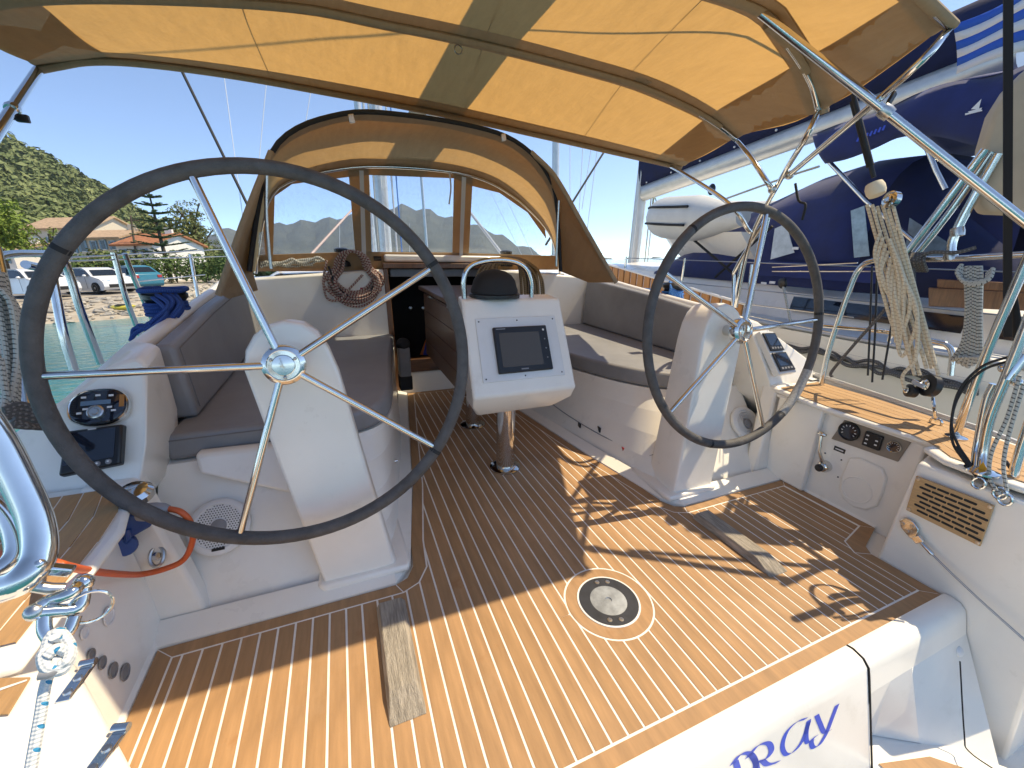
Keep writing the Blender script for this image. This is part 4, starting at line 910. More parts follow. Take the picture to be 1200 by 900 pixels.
# side wings running aft along the coamings
def wing(pts, m, nm='wing'):
    return MB().poly(pts).build(nm, m, hood, smooth=False, solid=.003)
wl = [yp(318, 180, 2.45), yp(303, 240, 2.45), yp(296, 318, 2.65), yp(302, 340, 2.75), yp(268, 350, 2.45), yp(258, 345, 2.35), yp(285, 262, 2.35)]
wing(wl[::-1], M['hood_canvas'])
wr = [yp(622, 179, 2.45), yp(642, 205, 2.45), yp(652, 235, 2.45), yp(656, 275, 2.48), yp(657, 318, 2.55), yp(690, 331, 2.42), yp(722, 331, 2.27), yp(712, 318, 2.28), yp(680, 258, 2.33), yp(660, 222, 2.38), yp(645, 200, 2.42)]
wing(wr, M['canvas'])
tb('wing_edge', M['hood_canvas'], [yp(318, 178, 2.45), yp(285, 262, 2.35), yp(256, 346, 2.35)], .016, hood, 8, 4); tb('wing_edge', M['canvas_double'], [yp(622, 178, 2.45), yp(645, 200, 2.42), yp(660, 222, 2.38), yp(680, 258, 2.33), yp(722, 331, 2.27)], .014, hood, 8, 4)
for pts in (((312, 205), (312, 255), (316, 300), (318, 315)), ((655, 235), (653, 275), (652, 312))): tb('stay_tube', M['mahogany_frame'] if 0 else M['steel_dull'], [yp(px, py, 2.43) for px, py in pts], .008, hood, 8, 4)
for px, py in ((412, 139), (590, 161)): MB().obox(yp(px, py, 2.43), (.013, 0, .003), (0, .008, 0), (-.003, 0, .018)).build('buckle', M['steel_dull'], hood, bevel=.003)
MB().prism([yp(303, 273, 2.42), yp(309, 270, 2.42), yp(311, 299, 2.42), yp(303, 299, 2.42)], (0, .003, 0)).build('small_window', M['vinyl'], hood, smooth=False)
tb('tie', M['white_plastic'], [wpl(525, 204, .05), wpl(526, 222, .06), wpl(524, 240, .06)], .006, hood, 6, 4)

# ================================================================== our rig above
bo = thing('boom', 'white boom with its sail stowed in a beige bag over the cockpit', 'boom')
b0, b1 = Vector((.29, 1.15, 2.56)), Vector((.36, 7.4, 2.60))
tb('spar', M['alu'], [b0, b1], .062, bo, 14, 0)
sb = MB(); rings = []
for i in range(13):
    t_ = i/12; c = b0.lerp(b1, .05+.92*t_); h = .16+.12*t_; rings.append([c+Vector((math.cos(a)*(.075+.01*t_)*(1-.25*(math.sin(a) > .5)), 0, .12+h*.5+math.sin(a)*h*.62)) for a in [2*math.pi*k/14 for k in range(14)]])
sb.loft(rings).build('sail_bag', M['canvas_double'], bo)
ms = thing('mast', 'pale alloy mast of our yacht seen through the middle sprayhood window', 'mast')
mb = yp(450, 262, 7.6); tb('spar', M['alu'], [(mb.x, 7.6, 1.0), (mb.x+.0, 7.6, 16)], .10, ms, 16, 0)
for dx, r, m_ in ((-.22, .018, M['rope_white']), (-.14, .012, M['rope_grey']), (.16, .015, M['rope_white']), (.24, .010, M['rope_cyan']), (-.02, .012, M['rope_white'])):
    tb('halyard', m_, [(mb.x+dx, 7.4, 1.05), (mb.x+dx*.5, 7.48, 9)], r, ms, 6, 0)
for a, bq in (((213, 83), (290, 240)), ((716, 165), (669, 240))):
    p0 = yp(*a, 4.6); p1 = yp(*bq, 4.2); d = (p1-p0); tb('shroud', M['black_wire'], [p0-d*2.5, p1+d*.55], .011, ms, 8, 0)
tb('jib_sheet', rope_mat('red_white_braid', (.6, .55, .5), (.5, .06, .06), 30, .4), [yp(362, 301, 4.75), yp(415, 243, 6.6)], .012, ms, 8, 0)
tb('kicker', M['alu'], [yp(548, 245, 6.0), yp(590, 300, 5.2)], .02, ms, 8, 0)
bk = thing('backstay', 'black backstay running down past the bimini to its tackle', 'backstay')
q0, q1 = xp(983, 45, 1.30), xp(1024, 208, 1.44); tb('stay', M['black_wire'], [q0+(q0-q1)*6, q1], .009, bk, 8, 0)
tb('sleeve', M['black_matt'], [xp(1000, 118, 1.37), xp(1020, 195, 1.43)], .014, bk, 10, 0)

# ================================================================== rails
def rail(name, label, runs, r=.0125, m=M['steel'], cat='rail'):
    o = thing(name, label, cat)
    for pts, rr in runs: tb('tube', m, pts, rr or r, o, 10, 6 if len(pts) > 2 else 0)
    return o
RX = 1.72
ps = rail('pushpit', 'polished steel pushpit rail round the starboard quarter', [
    ([xp(962, 452, RX), xp(972, 408, RX), xp(996, 338, RX), xp(1008, 314, RX), xp(1022, 306, RX), xp(1045, 304, RX), xp(1120, 303, RX), xp(1205, 298, RX), xp(1260, 296, RX)], .0135),
    ([xp(966, 382, RX), xp(1040, 389, RX), xp(1095, 400, RX), xp(1110, 405, RX), xp(1116, 416, RX), xp(1114, 440, RX)], .0115),
    ([g(1120, 512, .5), xp(1135, 470, 1.50), xp(1160, 405, 1.47), xp(1210, 290, 1.44)], .0145),
    ([g(1150, 552, .5), xp(1152, 530, 1.25), xp(1160, 490, 1.245), xp(1180, 440, 1.24), xp(1215, 350, 1.23)], .0145),
    ([g(1142, 548, .5), xp(1146, 520, 1.27), xp(1156, 470, 1.27), xp(1165, 450, 1.27)], .0125),
    ([xp(1046, 318, 1.70), xp(1100, 248, 1.70), xp(1155, 175, 1.70)], .0150), ([xp(1058, 318, 1.74), xp(1112, 250, 1.74), xp(1162, 178, 1.74)], .0135),
    ([xp(1114, 305, RX), xp(1120, 272, RX), xp(1170, 180, RX)], .0165)], .0125)
for px, py in ((1114, 300), (1122, 272)): MB().lathe([(.022, -.018), (.024, 0), (.022, .018)], xp(px, py, RX), (0, .3, 1), 14).build('clamp', M['steel_dull'], ps)
MB().lathe([(.045, 0), (.045, .006), (.02, .012)], g(1150, 553, .5015), (0, 0, 1), 20).build('base_plate', M['steel'], ps); MB().lathe([(.035, 0), (.035, .006), (.018, .012)], g(1120, 513, .5015), (0, 0, 1), 20).build('base_plate', M['steel'], ps)
rail('bimini_brace', 'slim steel braces at the foot of the bimini frame on the starboard coaming', [([xp(901, 250, 1.56), xp(888, 310, 1.58), xp(873, 388, 1.60)], .0125), ([xp(881, 310, 1.7), xp(878, 340, 1.7), xp(876, 400, 1.7)], .008), ([xp(905, 244, 1.58), xp(864, 312, 1.64), xp(860, 330, 1.66), xp(859, 395, 1.66)], .0115)], .012)
tb_l = thing('lifeline', 'thin steel lifelines strung between the pushpit and the coaming on the starboard side', 'lifeline')
for a, bq in (((905, 313), (1005, 308)), ((905, 318), (1060, 318)), ((865, 355), (1000, 372)), ((878, 370), (975, 390))): tb('wire', M['wire'], [xp(*a, RX+.04), xp(*bq, RX+.04)], .0035, tb_l, 6, 0)
PX_ = -1.80
pp = rail('pushpit', 'polished steel posts and rails of the port quarter against the water', [
    ([xp(30, 310, PX_), xp(58, 318, PX_), xp(64, 338, PX_), xp(74, 390, PX_), xp(88, 438, PX_)], .015),
    ([xp(62, 296, PX_), xp(78, 312, PX_), xp(95, 365, PX_), xp(118, 426, PX_)], .0145),
    ([xp(133, 296, PX_), xp(148, 350, PX_), xp(165, 395, PX_)], .0125), ([xp(146, 297, PX_), xp(158, 328, PX_), xp(180, 378, PX_)], .0125),
    ([xp(223, 298, PX_-.02), xp(232, 348, PX_-.02)], .0115),
    ([xp(-30, 330, PX_), xp(2, 300, PX_), xp(62, 297, PX_)], .013),
    ([xp(-4, 290, PX_), xp(20, 400, PX_+.05), xp(38, 520, PX_+.1)], .012)], .0125)
pl_ = thing('lifeline', 'thin lifelines running forward along the port side', 'lifeline')
for a, bq in (((78, 302), (300, 290)), ((78, 306), (280, 300)), ((160, 330), (240, 322))): tb('wire', M['wire'], [xp(*a, PX_), xp(*bq, PX_)], .004, pl_, 6, 0)

# ================================================================== winches and ropes
def winch(c, k, label, m=M['black']):
    w = thing('winch', label, 'winch', 'sheet winches on the coamings')
    MB().lathe([(.105*k, -.05), (.105*k, .03), (.098*k, .04), (.075*k, .05), (.060*k, .09), (.060*k, .12), (.078*k, .15), (.085*k, .155), (.085*k, .175), (.07*k, .19), (.03*k, .195), (0, .195)], c, (0, 0, 1), 28).build('drum', m, w)
    return w
def hank(name, m, label, strands, r, cat='rope', n=8, group=None):
    o = thing(name, label, cat, group)
    for s_ in strands: tb('strand', m, s_, r, o, n, 5)
    return o
def wraps(c, r0, z0, z1, turns, jit=.004, a0=0, n=14):
    out = []
    for i in range(int(turns*n)+1):
        a = a0+2*math.pi*i/n; t_ = i/(turns*n); rr = r0+random.uniform(-jit, jit); out.append(c+Vector((math.cos(a)*rr, math.sin(a)*rr, lerp(z0, z1, t_))))
    return out
wc = Vector((-1.56, 2.45, .80)); winch(wc, 1.05, 'black sheet winch wound with dark blue rope on the port coaming')
st_ = [wraps(wc, .078, .075, .135, 4)]
for i in range(16):                                  # hank of rope hanging over the drum and down the coaming
    o_ = Vector((random.uniform(-.03, .03), random.uniform(-.05, .05), random.uniform(-.02, .02)))
    e_ = xp(150+i*6+random.uniform(-4, 4), 396-i*2.6+random.uniform(-4, 4), -1.66+i*.006)
    st_.append([wc+Vector((.05-.007*i, -.03, .185))+o_*.3, wc+Vector((.07, -.10-.004*i, .13))+o_, wc+Vector((-.0, -.18, .05))+o_, e_+Vector((.02, 0, .03)), e_])
st_.append([wc+Vector((math.cos(a)*.09, math.sin(a)*.09, .195+.003*math.sin(3*a))) for a in [2*math.pi*i/16 for i in range(18)]])
hank('rope_coil', M['rope_blue'], 'dark blue rope wound round the port winch and trailing over the coaming', st_, .0095)
wc2 = Vector((1.60, 2.52, .80)); winch(wc2, 1.0, 'black sheet winch with bright blue rope behind the starboard backrest')
st_ = [wraps(wc2, .075, .07, .13, 3)]
for i in range(9):
    e_ = xp(770+i*5.5, 372+i*3+random.uniform(-3, 3), 1.56+random.uniform(-.02, .03)); st_.append([wc2+Vector((-.04+.01*i, 0, .20)), wc2+Vector((-.08+.012*i, -.06, .14)), wc2.lerp(e_, .6)+Vector((random.uniform(-.03, .03), -.03, .05)), e_])
hank('rope_coil', M['rope_cyan'], 'bright blue rope heaped on the starboard winch', st_, .0085)
tb_ = tb('sheet', M['rope_cyan'], [xp(700, 331, 1.62), xp(735, 336, 1.6), xp(770, 340, 1.6)], .007); tag(tb_, 'bright blue sheet leading aft along the starboard coaming to the winch', 'rope')
def cabin_winch(px, py, y, label):
    c = yp(px, py, y); w = thing('winch', label, 'winch', 'cabin-top winches')
    MB().lathe([(.062, 0), (.062, .03), (.045, .05), (.042, .085), (.055, .115), (.055, .13), (.03, .14), (0, .14)], c, (0, 0, 1), 24).build('drum', M['black'], w); return c
c1 = cabin_winch(402, 312, 3.62, 'black cabin-top winch above the red-flecked rope coil'); c2 = cabin_winch(593, 312, 3.62, 'black cabin-top winch above the tan rope coil')
def coil(name, m, label, c, w, h, n, y, r, droop=1.0):
    ss = []
    for i in range(n):
        ww = w*random.uniform(.72, 1.05); hh = h*random.uniform(.75, 1.05); dy = random.uniform(-.035, .035); dx = random.uniform(-.018, .018)
        ss.append([c+Vector((dx+ww*math.sin(a)*(1.0 if math.cos(a) < 0 else .62), y+dy-(.03 if math.cos(a) < 0 else 0), -hh*.5+hh*.5*math.cos(a)*1.0)) for a in [2*math.pi*k/14 for k in range(15)]])
    o = hank(name, m, label, ss, r); return o
cl = coil('rope_coil', M['rope_red'], 'red and cream flecked rope coil hanging from the port cabin-top winch', c1+Vector((.07, 0, .12)), .20, .40, 20, -.16, .0088)
tb('strand', M['rope_red'], [yp(383, 305, 3.42), yp(379, 330, 3.40), yp(384, 350, 3.40), yp(398, 351, 3.40), yp(410, 338, 3.38), yp(425, 322, 3.38)], .0085, cl, 8, 6)
tb('black_tail', M['black_wire'], [yp(385, 312, 3.42), yp(395, 336, 3.40), yp(415, 350, 3.40), yp(432, 347, 3.40), yp(437, 335, 3.40)], .008, cl, 8, 6)
ss = []
for i in range(30):                                 # a deep bight of many turns thrown over the winch
    yy = 3.28+random.uniform(-.06, .10); l_ = random.uniform(0, 1); sp_ = random.uniform(.35, 1.0)
    x0, x1 = 594-38*sp_+random.uniform(-3, 3), 598+40*sp_+random.uniform(-3, 3); yt = 300+8*(1-sp_)+random.uniform(-2, 4)
    ss.append([yp(x0, 348+random.uniform(-6, 6), yy), yp(x0+6*sp_, 322+random.uniform(-5, 3), yy), yp(588-10*sp_, yt+3, yy+.02), yp(602+8*sp_, yt+2, yy+.02), yp(x1-5*sp_, 322+random.uniform(-5, 3), yy), yp(x1, 350+random.uniform(-6, 5), yy)])
hank('rope_coil', M['rope_tan'], 'big tan rope coil draped over the starboard cabin-top winch behind the table', ss, .0095)
ss = []
for k in range(5): ss.append([yp(305+i*7.5, 309-i*.5+random.uniform(-3, 3)+k*1.2, 3.52+.03*k) for i in range(11)])
hank('rope_heap', M['rope_grey'], 'grey flecked rope lying along the port end of the bulkhead top', ss, .010)
for i, (a, bq) in enumerate((((422, 337), (430, 343)), ((438, 328), (447, 341)))):
    tag(MB().prism([yp(a[0], a[1], BH-.002), yp(bq[0], a[1], BH-.002), yp(bq[0], bq[1], BH-.002), yp(a[0], bq[1], BH-.002)], (0, -.002, 0)).build('warning_sticker', M['red'], None, smooth=False), 'red warning sticker on the bulkhead ' + ('partly behind the flecked rope coil' if i == 0 else 'beside the mahogany door post'), 'sticker')
cleat = tb('clutch', M['black'], [yp(438, 303, 3.56), yp(447, 303, 3.56)], .018); tag(cleat, 'small black rope clutch on the cabin top beside the sprayhood mullion', 'clutch')
tag(MB().obox(yp(548, 305, 3.56), (.05, 0, 0), (0, .06, 0), (0, 0, .022)).build('rope_clutch', M['grey_plastic'], None, bevel=.008), 'grey rope clutch on the cabin top right of the companionway', 'clutch')

# backstay tackle on the starboard quarter
tk = thing('backstay_tackle', 'cream rope tackle with steel blocks pulling down the backstay on the starboard quarter', 'tackle')
T0, T1 = xp(1030, 232, 1.45), xp(1090, 447, 1.47)
axis = (T1-T0).normalized(); sx_, sy_ = frame(axis)
MB().lathe([(.0, -.032), (.03, -.028), (.036, -.01), (.036, .01), (.03, .028), (0, .032)], xp(1026, 222, 1.45), axis, 18).build('rope_whipping', M['rope_cream'], tk)
def block(c, ax, r, nm, m):
    MB().lathe([(r*.6, -.016), (r, -.012), (r, .012), (r*.6, .016)], c, ax, 22).build(nm, m, tk)
    MB().lathe([(r*.5, -.021), (r*.35, -.023), (r*.3, .023), (r*.5, .021)], c, ax, 16).build('cheek_boss', M['steel'], tk)
block(xp(1045, 234, 1.43), Vector((-.85, .3, .1)), .034, 'upper_block', M['steel']); block(xp(1090, 452, 1.46), Vector((-.8, .5, .1)), .046, 'lower_block', M['black']); block(xp(1068, 458, 1.45), Vector((-.8, .5, .1)), .028, 'cam_cleat', M['black'])
MB().obox(xp(1076, 450, 1.44), (.004, .0, 0), (0, .022, .006), (0, 0, .010)).build('cam_arm', M['steel'], tk, bevel=.002)
for (a0_, b0_) in (((1016, 240), (1072, 440)), ((1022, 240), (1078, 440)), ((1028, 242), (1086, 432)), ((1034, 240), (1092, 432)), ((1041, 245), (1096, 430)), ((1047, 243), (1100, 440))):
    p, q = xp(*a0_, 1.45+random.uniform(-.02, .02)), xp(*b0_, 1.46+random.uniform(-.015, .015)); mid = p.lerp(q, .5)+Vector((random.uniform(-.01, .01),)*3); tb('fall', M['rope_cream'], [p, mid, q], .0068, tk, 8, 6)
for i in range(7):                                  # the tail hitched round the falls
    x0 = 1032+i*3; y0 = 270+i*8; pts = [xp(x0, y0, 1.42), xp(x0+random.uniform(-14, 2), y0+30, 1.40), xp(x0+random.uniform(0, 12), y0+70, 1.41), xp(x0+random.uniform(8, 26), y0+108, 1.42), xp(x0+random.uniform(14, 30), y0+60, 1.405), xp(x0+10, y0+10, 1.415)]
    tb('tail', M['rope_cream'], pts, .0066, tk, 8, 6)
tb('tail', M['rope_cream'], [xp(1078, 402, 1.43), xp(1070, 425, 1.42), xp(1058, 440, 1.42), xp(1060, 455, 1.43)], .0068, tk, 8, 6)
sh = g(1096, 497, .50); tb('shackle', M['steel'], [xp(1093, 466, 1.46), xp(1095, 480, 1.455), sh+Vector((0, 0, .012))], .006, tk, 8, 4)
tb('deck_eye', M['steel'], [sh+Vector((0, -.02, 0)), sh+Vector((0, -.015, .022)), sh+Vector((0, .015, .022)), sh+Vector((0, .02, 0))], .005, tk, 8, 4)
# grey flecked hank on the starboard rail
ss = []
for i in range(7):
    o_ = (i-3)*2.6; ss.append([xp(1141+o_, 312, 1.70), xp(1141+o_*1.1, 330, 1.69), xp(1141+o_, 365, 1.685), xp(1139+o_*1.3, 400, 1.685), xp(1134+o_*2.2, 430+3*abs(i-3)*-1, 1.685), xp(1138+o_*1.6, 418, 1.67)])
for i in range(4): ss.append([xp(1127+i, 310+i*3, 1.70), xp(1122+i, 320+i*2, 1.68), xp(1136, 334-i, 1.675), xp(1158-i, 328, 1.68), xp(1164-i*2, 314+i*2, 1.70)])
hank('rope_hank', M['rope_grey'], 'white and black flecked rope hank hanging from the starboard pushpit rail', ss, .0078)
ss = [[xp(1062+random.uniform(-5, 5), 300, 1.66), xp(1055+i*2, 330, 1.65), xp(1052+i*3, 365, 1.65), xp(1064+i*2, 392, 1.65), xp(1072, 360, 1.66), xp(1070, 315, 1.67)] for i in range(5)]+[[xp(1068+i*4, 297, 1.70), xp(1066+i*4, 306, 1.66), xp(1070+i*4, 318, 1.70)] for i in range(5)]
ss.append([xp(1065, 308, 1.66), xp(1090, 296, 1.67), xp(1120, 296, 1.68), xp(1144, 290, 1.70)])
hank('rope_hank', M['rope_dark'], 'dark grey rope wrapped round the starboard rail behind the cream tackle', ss, .0075)
for i, pts in enumerate((((1022, 312), (1020, 370), (1017, 440)), ((1028, 312), (1026, 380), (1022, 448)), ((1045, 380), (1040, 410), (1034, 445)))):
    tag(tb('lanyard', M['black_wire'], [xp(*p, 1.68) for p in pts], .0045, None, 6, 4), ('thin black lanyard hanging straight from the starboard rail inside the pushpit bend' if i < 2 else 'short thin black lanyard hanging just inboard of the cream tackle'), 'lanyard', 'black lanyards on the starboard rail')
tag(tb('stern_line', M['rope_dark'], [xp(1060, 330, 1.60), xp(1035, 365, 1.60), xp(1000, 405, 1.60), xp(975, 435, 1.60), xp(975, 442, 1.6)], .0075, None, 8, 5), 'dark rope slanting from the pushpit rail down to the deck beside the instruments', 'rope')
# strap, canvas cover and clutter at the aft end of the rail
tag(MB().prism([xp(1176, -10, 1.52), xp(1188, -10, 1.52), xp(1186, 395, 1.52), xp(1176, 395, 1.52)], (.006, .004, 0)).build('webbing_strap', M['black_matt'], None, smooth=False), 'black webbing strap hanging straight down at the starboard quarter', 'strap')
cv = [(1215, 70), (1185, 100), (1166, 130), (1154, 170), (1150, 215), (1150, 238), (1157, 249), (1185, 250), (1215, 252)]
tag(MB().hexa([xp(*p, 1.75) for p in cv], [xp(*p, 1.75)+Vector((.10, .07, 0)) for p in cv]).build('canvas_cover', mat('pale_canvas', (.58, .48, .35), .9, var=.1, vscale=6, bump=.2, bscale=9), None, bevel=.015, bseg=3), 'pale beige canvas cover with rounded edge hung behind the black strap', 'cover')
bkp = [(1186, 335), (1193, 345), (1199, 380), (1196, 405), (1188, 395), (1186, 350)]
tag(MB().hexa([xp(*p, 1.56) for p in bkp], [xp(*p, 1.56)+Vector((.03, .02, 0)) for p in bkp]).build('rubber_flap', M['black_matt'], None, bevel=.006), 'black rubber flap beside the webbing strap on the starboard rail', 'flap')
wr_ = thing('gate_wire', 'doubled black-sheathed gate wires with steel hooks looping down at the starboard quarter', 'wire')
for o_ in (0, 5):
    tb('sheathed_wire', M['black_wire'], [xp(1185, 417+o_, 1.26), xp(1150, 430+o_, 1.25), xp(1124, 458+o_, 1.24), xp(1115, 495, 1.23), xp(1117+o_, 520, 1.22), xp(1130+o_, 540, 1.22), xp(1146, 560, 1.21)], .0042, wr_, 8, 6)
tb('sleeve', M['black_matt'], [xp(1120, 523, 1.22), xp(1134, 543, 1.22), xp(1148, 561, 1.21)], .0085, wr_, 8, 4); tb('sleeve', M['black_matt'], [xp(1146, 550, 1.21), xp(1160, 562, 1.21)], .008, wr_, 8, 0)
for px, py in ((1147, 566), (1172, 578), (1178, 585)):
    c = xp(px, py, 1.20); MB().tube([c+Vector((0, .016*math.cos(a), .020*math.sin(a))) for a in [2*math.pi*i/12 for i in range(12)]], .005, 8, closed=True).build('pelican_hook', M['steel'], wr_)
tb('grey_line', M['rope_grey'], [xp(1195, 440, 1.22), xp(1180, 490, 1.21), xp(1162, 530, 1.20), xp(1160, 560, 1.20), xp(1172, 580, 1.19)], .0055, wr_, 8, 5); tb('grey_line', M['rope_grey'], [xp(1200, 450, 1.22), xp(1182, 510, 1.21), xp(1176, 545, 1.2), xp(1180, 575, 1.19)], .0055, wr_, 8, 5)
MB().lathe([(.012, -.04), (.014, 0), (.012, .05)], xp(1190, 432, 1.24), Vector((.2, -.1, 1)), 12).build('turnbuckle', M['steel'], wr_)
for px, py in ((1176, 432), (1192, 448), (1186, 425)): MB().ball(xp(px, py, 1.25), .014, 10, 7).build('fitting', M['steel'], wr_)
tag(MB().poly([xp(1152, 541, 1.208), xp(1158, 552, 1.208), xp(1146, 549, 1.208)]).build('hazard_sticker', M['yellow'], None, smooth=False, solid=.001), 'small yellow hazard triangle sticker on the starboard locker', 'sticker')
sp2 = thing('stern_rail', 'steel gate rail with hooks at the outer end of the starboard quarter', 'rail'); tb('tube', M['steel'], [xp(1186, 572, 1.28), xp(1192, 540, 1.28), xp(1215, 470, 1.28)], .013, sp2, 10, 4)
MB().ball(xp(1188, 566, 1.27), .016, 10, 7).build('fitting', M['steel_dull'], sp2)
tag(tb('snubber_line', M['black_wire'], [xp(1178, 540, 1.32), xp(1190, 555, 1.32), xp(1202, 560, 1.32)], .006, None, 8, 4), 'short black line at the foot of the starboard gate rail', 'rope')

# flag of blue and white stripes, top right
fl = thing('ensign', 'blue and white striped flag flying behind the starboard strut', 'flag')
FX0, FY = 2.05, 1.15
def flagp(u, v): p = xp(1128+u*150, 30-u*75+v*(46+u*25), 1.95); return p+Vector((.03*math.sin(u*9+v*2), .03*math.cos(u*7), 0))
for k in range(6):
    b = MB(); b.grid(lambda u, t: flagp(u, (k+t)/6*1.25-.1), 14, 2); b.build('stripe', mat('flag_white', (.75, .76, .78), .8) if k % 2 else mat('flag_blue', (.015, .12, .55), .8), fl, solid=.002)

# ================================================================== near the camera, port side
pt_ = thing('pushpit_end', 'thick polished steel loop of the port pushpit end close by, holding a shackle', 'rail')
D = .66
tb('tube', M['steel'], [dp(-60, 440, D), dp(-10, 505, D), dp(20, 560, D), dp(42, 610, D), (dp(46, 650, D)), dp(30, 676, D), dp(0, 690, D+.02), dp(-60, 700, D+.06)], .0138, pt_, 16, 8)
tb('inner_tube', M['steel'], [dp(-50, 560, D+.05), dp(0, 600, D+.05), dp(18, 635, D+.05), dp(10, 660, D+.05), dp(-40, 685, D+.05)], .009, pt_, 12, 6)
MB().obox(dp(62, 667, D), (.012, .004, -.010), (0, .005, 0), (.003, 0, .004)).build('lug', M['steel'], pt_, bevel=.002); MB().ball(dp(46, 661, D-.01), .006, 10, 6).build('lug_bolt', M['steel'], pt_)
tb('under_bar', M['steel_dull'], [dp(30, 685, D+.01), dp(58, 690, D+.01), dp(75, 690, D+.01)], .006, pt_, 10, 0)
sk = thing('snap_shackle', 'steel snap shackle with split ring hanging from the port pushpit end', 'shackle')
tb('bow', M['steel'], [dp(96, 683, D), dp(83, 695, D-.01), dp(60, 703, D), dp(46, 712, D), (dp(42, 725, D))], .0062, sk, 10, 5)
tb('bar', M['steel'], [dp(40, 718, D), dp(62, 716, D), dp(92, 712, D), dp(98, 690, D)], .0068, sk, 10, 4)
MB().ball(dp(98, 683, D), .009, 12, 8).build('eye', M['steel'], sk); MB().ball(dp(41, 717, D), .0085, 12, 8).build('pin', M['steel_dull'], sk)
tb('lower_bow', M['steel'], [dp(52, 722, D), dp(53, 740, D), dp(64, 752, D), dp(80, 740, D), dp(88, 722, D)], .0058, sk, 10, 5)
c = dp(106, 711, D); MB().tube([c+Vector((.016*math.cos(a), .006*math.cos(a), .018*math.sin(a))) for a in [2*math.pi*i/20 for i in range(20)]], .0014, 6, closed=True).build('split_ring', M['steel'], sk)
rp = thing('rope', 'white rope with blue flecks knotted to the shackle beside the port locker', 'rope')
tb('fall', M['rope_white'], [dp(66, 772, D), dp(54, 800, D+.005), dp(47, 840, D+.01), dp(38, 890, D+.015), dp(30, 940, D+.02)], .0045, rp, 12, 6)
for pts in (((52, 775), (58, 748), (70, 742), (82, 758), (78, 775), (60, 782)), ((54, 770), (66, 760), (82, 768), (74, 785), (52, 788)), ((60, 756), (50, 768), (56, 784), (78, 780), (84, 764)), ((64, 745), (74, 752), (72, 772), (58, 776))):
    tb('knot', M['rope_white'], [dp(px, py, D-.008+random.uniform(-.006, .006)) for px, py in pts], .0047, rp, 12, 6)
tb('whipped_end', M['grey_plastic'], [dp(78, 776, D-.01), dp(60, 788, D-.012), dp(46, 791, D-.01)], .0045, rp, 10, 4)
# hinges and teak panel on the port locker top
for i, (cen, ax) in enumerate((((91, 800), None), ((124, 884), None))):
    h_ = thing('hinge', 'steel hinge screwed to the port locker lid ' + ('beside the knotted rope' if i == 0 else 'at the edge of the sole'), 'hinge')
    c = g(*cen, .498); d1 = (g(cen[0]+10, cen[1]-14, .498)-c).normalized(); d2 = Vector((0, 0, 1)).cross(d1)
    MB().obox(c+Vector((0, 0, .003)), d1*.034, d2*.010, (0, 0, .003)).build('leaf', M['steel'], h_, bevel=.002)
    MB().lathe([(.006, -.011), (.006, .011)], c+d1*.03+Vector((0, 0, .008)), d2, 12).build('knuckle', M['steel'], h_)
    for k in (-.6, .1): MB().lathe([(.007, .005), (.005, .009), (0, .009)], c+d1*.034*k, (0, 0, 1), 12).build('screw', M['steel_dull'], h_)
tag(MB().lathe([(.018, 0), (.017, .006), (.010, .010), (0, .011)], yp(1123, 763, .40), (-.1, -1, .6), 16).build('plastic_stud', M['white_plastic'], None), 'white round plastic stud on the starboard transom corner', 'stud')
# rope coils hanging at the far port edge
ss = [[xp(-8+i*3, 320, -1.7), xp(0+i*3, 370, -1.69), xp(8+i*3, 430, -1.68), xp(4+i*4, 480, -1.66)] for i in range(5)]+[[xp(2+i*2, 340, -1.68), xp(14+i*4, 360+i*4, -1.66), xp(20+i*2, 420, -1.66), xp(10, 470, -1.66), xp(0, 420, -1.67)] for i in range(3)]
hank('rope_hank', M['rope_grey'], 'grey flecked rope hank hanging from the port rail', ss, .0078)
ss = [[xp(5, 480+i*3, -1.64), xp(25, 474+i*5, -1.62), xp(45, 482+i*4, -1.60), xp(58, 494+i*2, -1.60), xp(40, 500, -1.58), xp(15, 498-i*2, -1.60)] for i in range(4)]
hank('rope_heap', M['rope_dark'], 'grey rope heaped on the port side deck beside the wheel', ss, .009)
# ================================================================== the yacht moored to starboard
nb = thing('neighbour_yacht', 'white sailing yacht with navy canvas moored alongside to starboard', 'yacht')
ys = [-1.2, 0, 1.5, 3.5, 6, 8.5, 10.5, 11.6]; hw = [1.55, 1.7, 1.85, 1.92, 1.75, 1.2, .5, .03]; NX = 4.55
def nbx(y): return interp(list(zip(ys, hw)), y)
for s in (-1, 1):
    h = MB()
    zs = [-1.1, -.4, .10, .101, .19, .191, .46, .461, .50, .501, .60]
    h.grid(lambda u, v: Vector((NX+s*nbx(-1.2+12.8*u)*(1-.14*((.6-zs[int(round(v*10))])/1.7)**1.5), -1.2+12.8*u, zs[int(round(v*10))]+.03*u*u*6)), 48, 10)
    o = h.build('topsides', [GEL, mat('boot_stripe', (.10, .125, .12), .4), M['navy']], nb)
    for p in o.data.polygons:
        j = p.index//48
        if j == 4: p.material_index = 1
        if j == 8: p.material_index = 2
    tb('toe_rail', M['mahogany_frame'] if 0 else M['alu'], [(NX+s*(nbx(y)-.02), y, .615+.03*(max(0, y+1.2)/12.8)**2*6) for y in [-1.2+.5*i for i in range(25)]], .016, nb, 6, 0)
d = MB(); d.grid(lambda u, v: Vector((NX+(2*v-1)*nbx(-1.2+12.8*u)*.985, -1.2+12.8*u, .598+.18*u*u)), 40, 6); d.build('deck', M['gel_nonskid'], nb)
def cab(y, w, z): return [(NX-w, y, .6), (NX-w+.08, y, z-.04), (NX-w+.2, y, z), (NX, y, z+.05), (NX+w-.2, y, z), (NX+w-.08, y, z-.04), (NX+w, y, .6)]
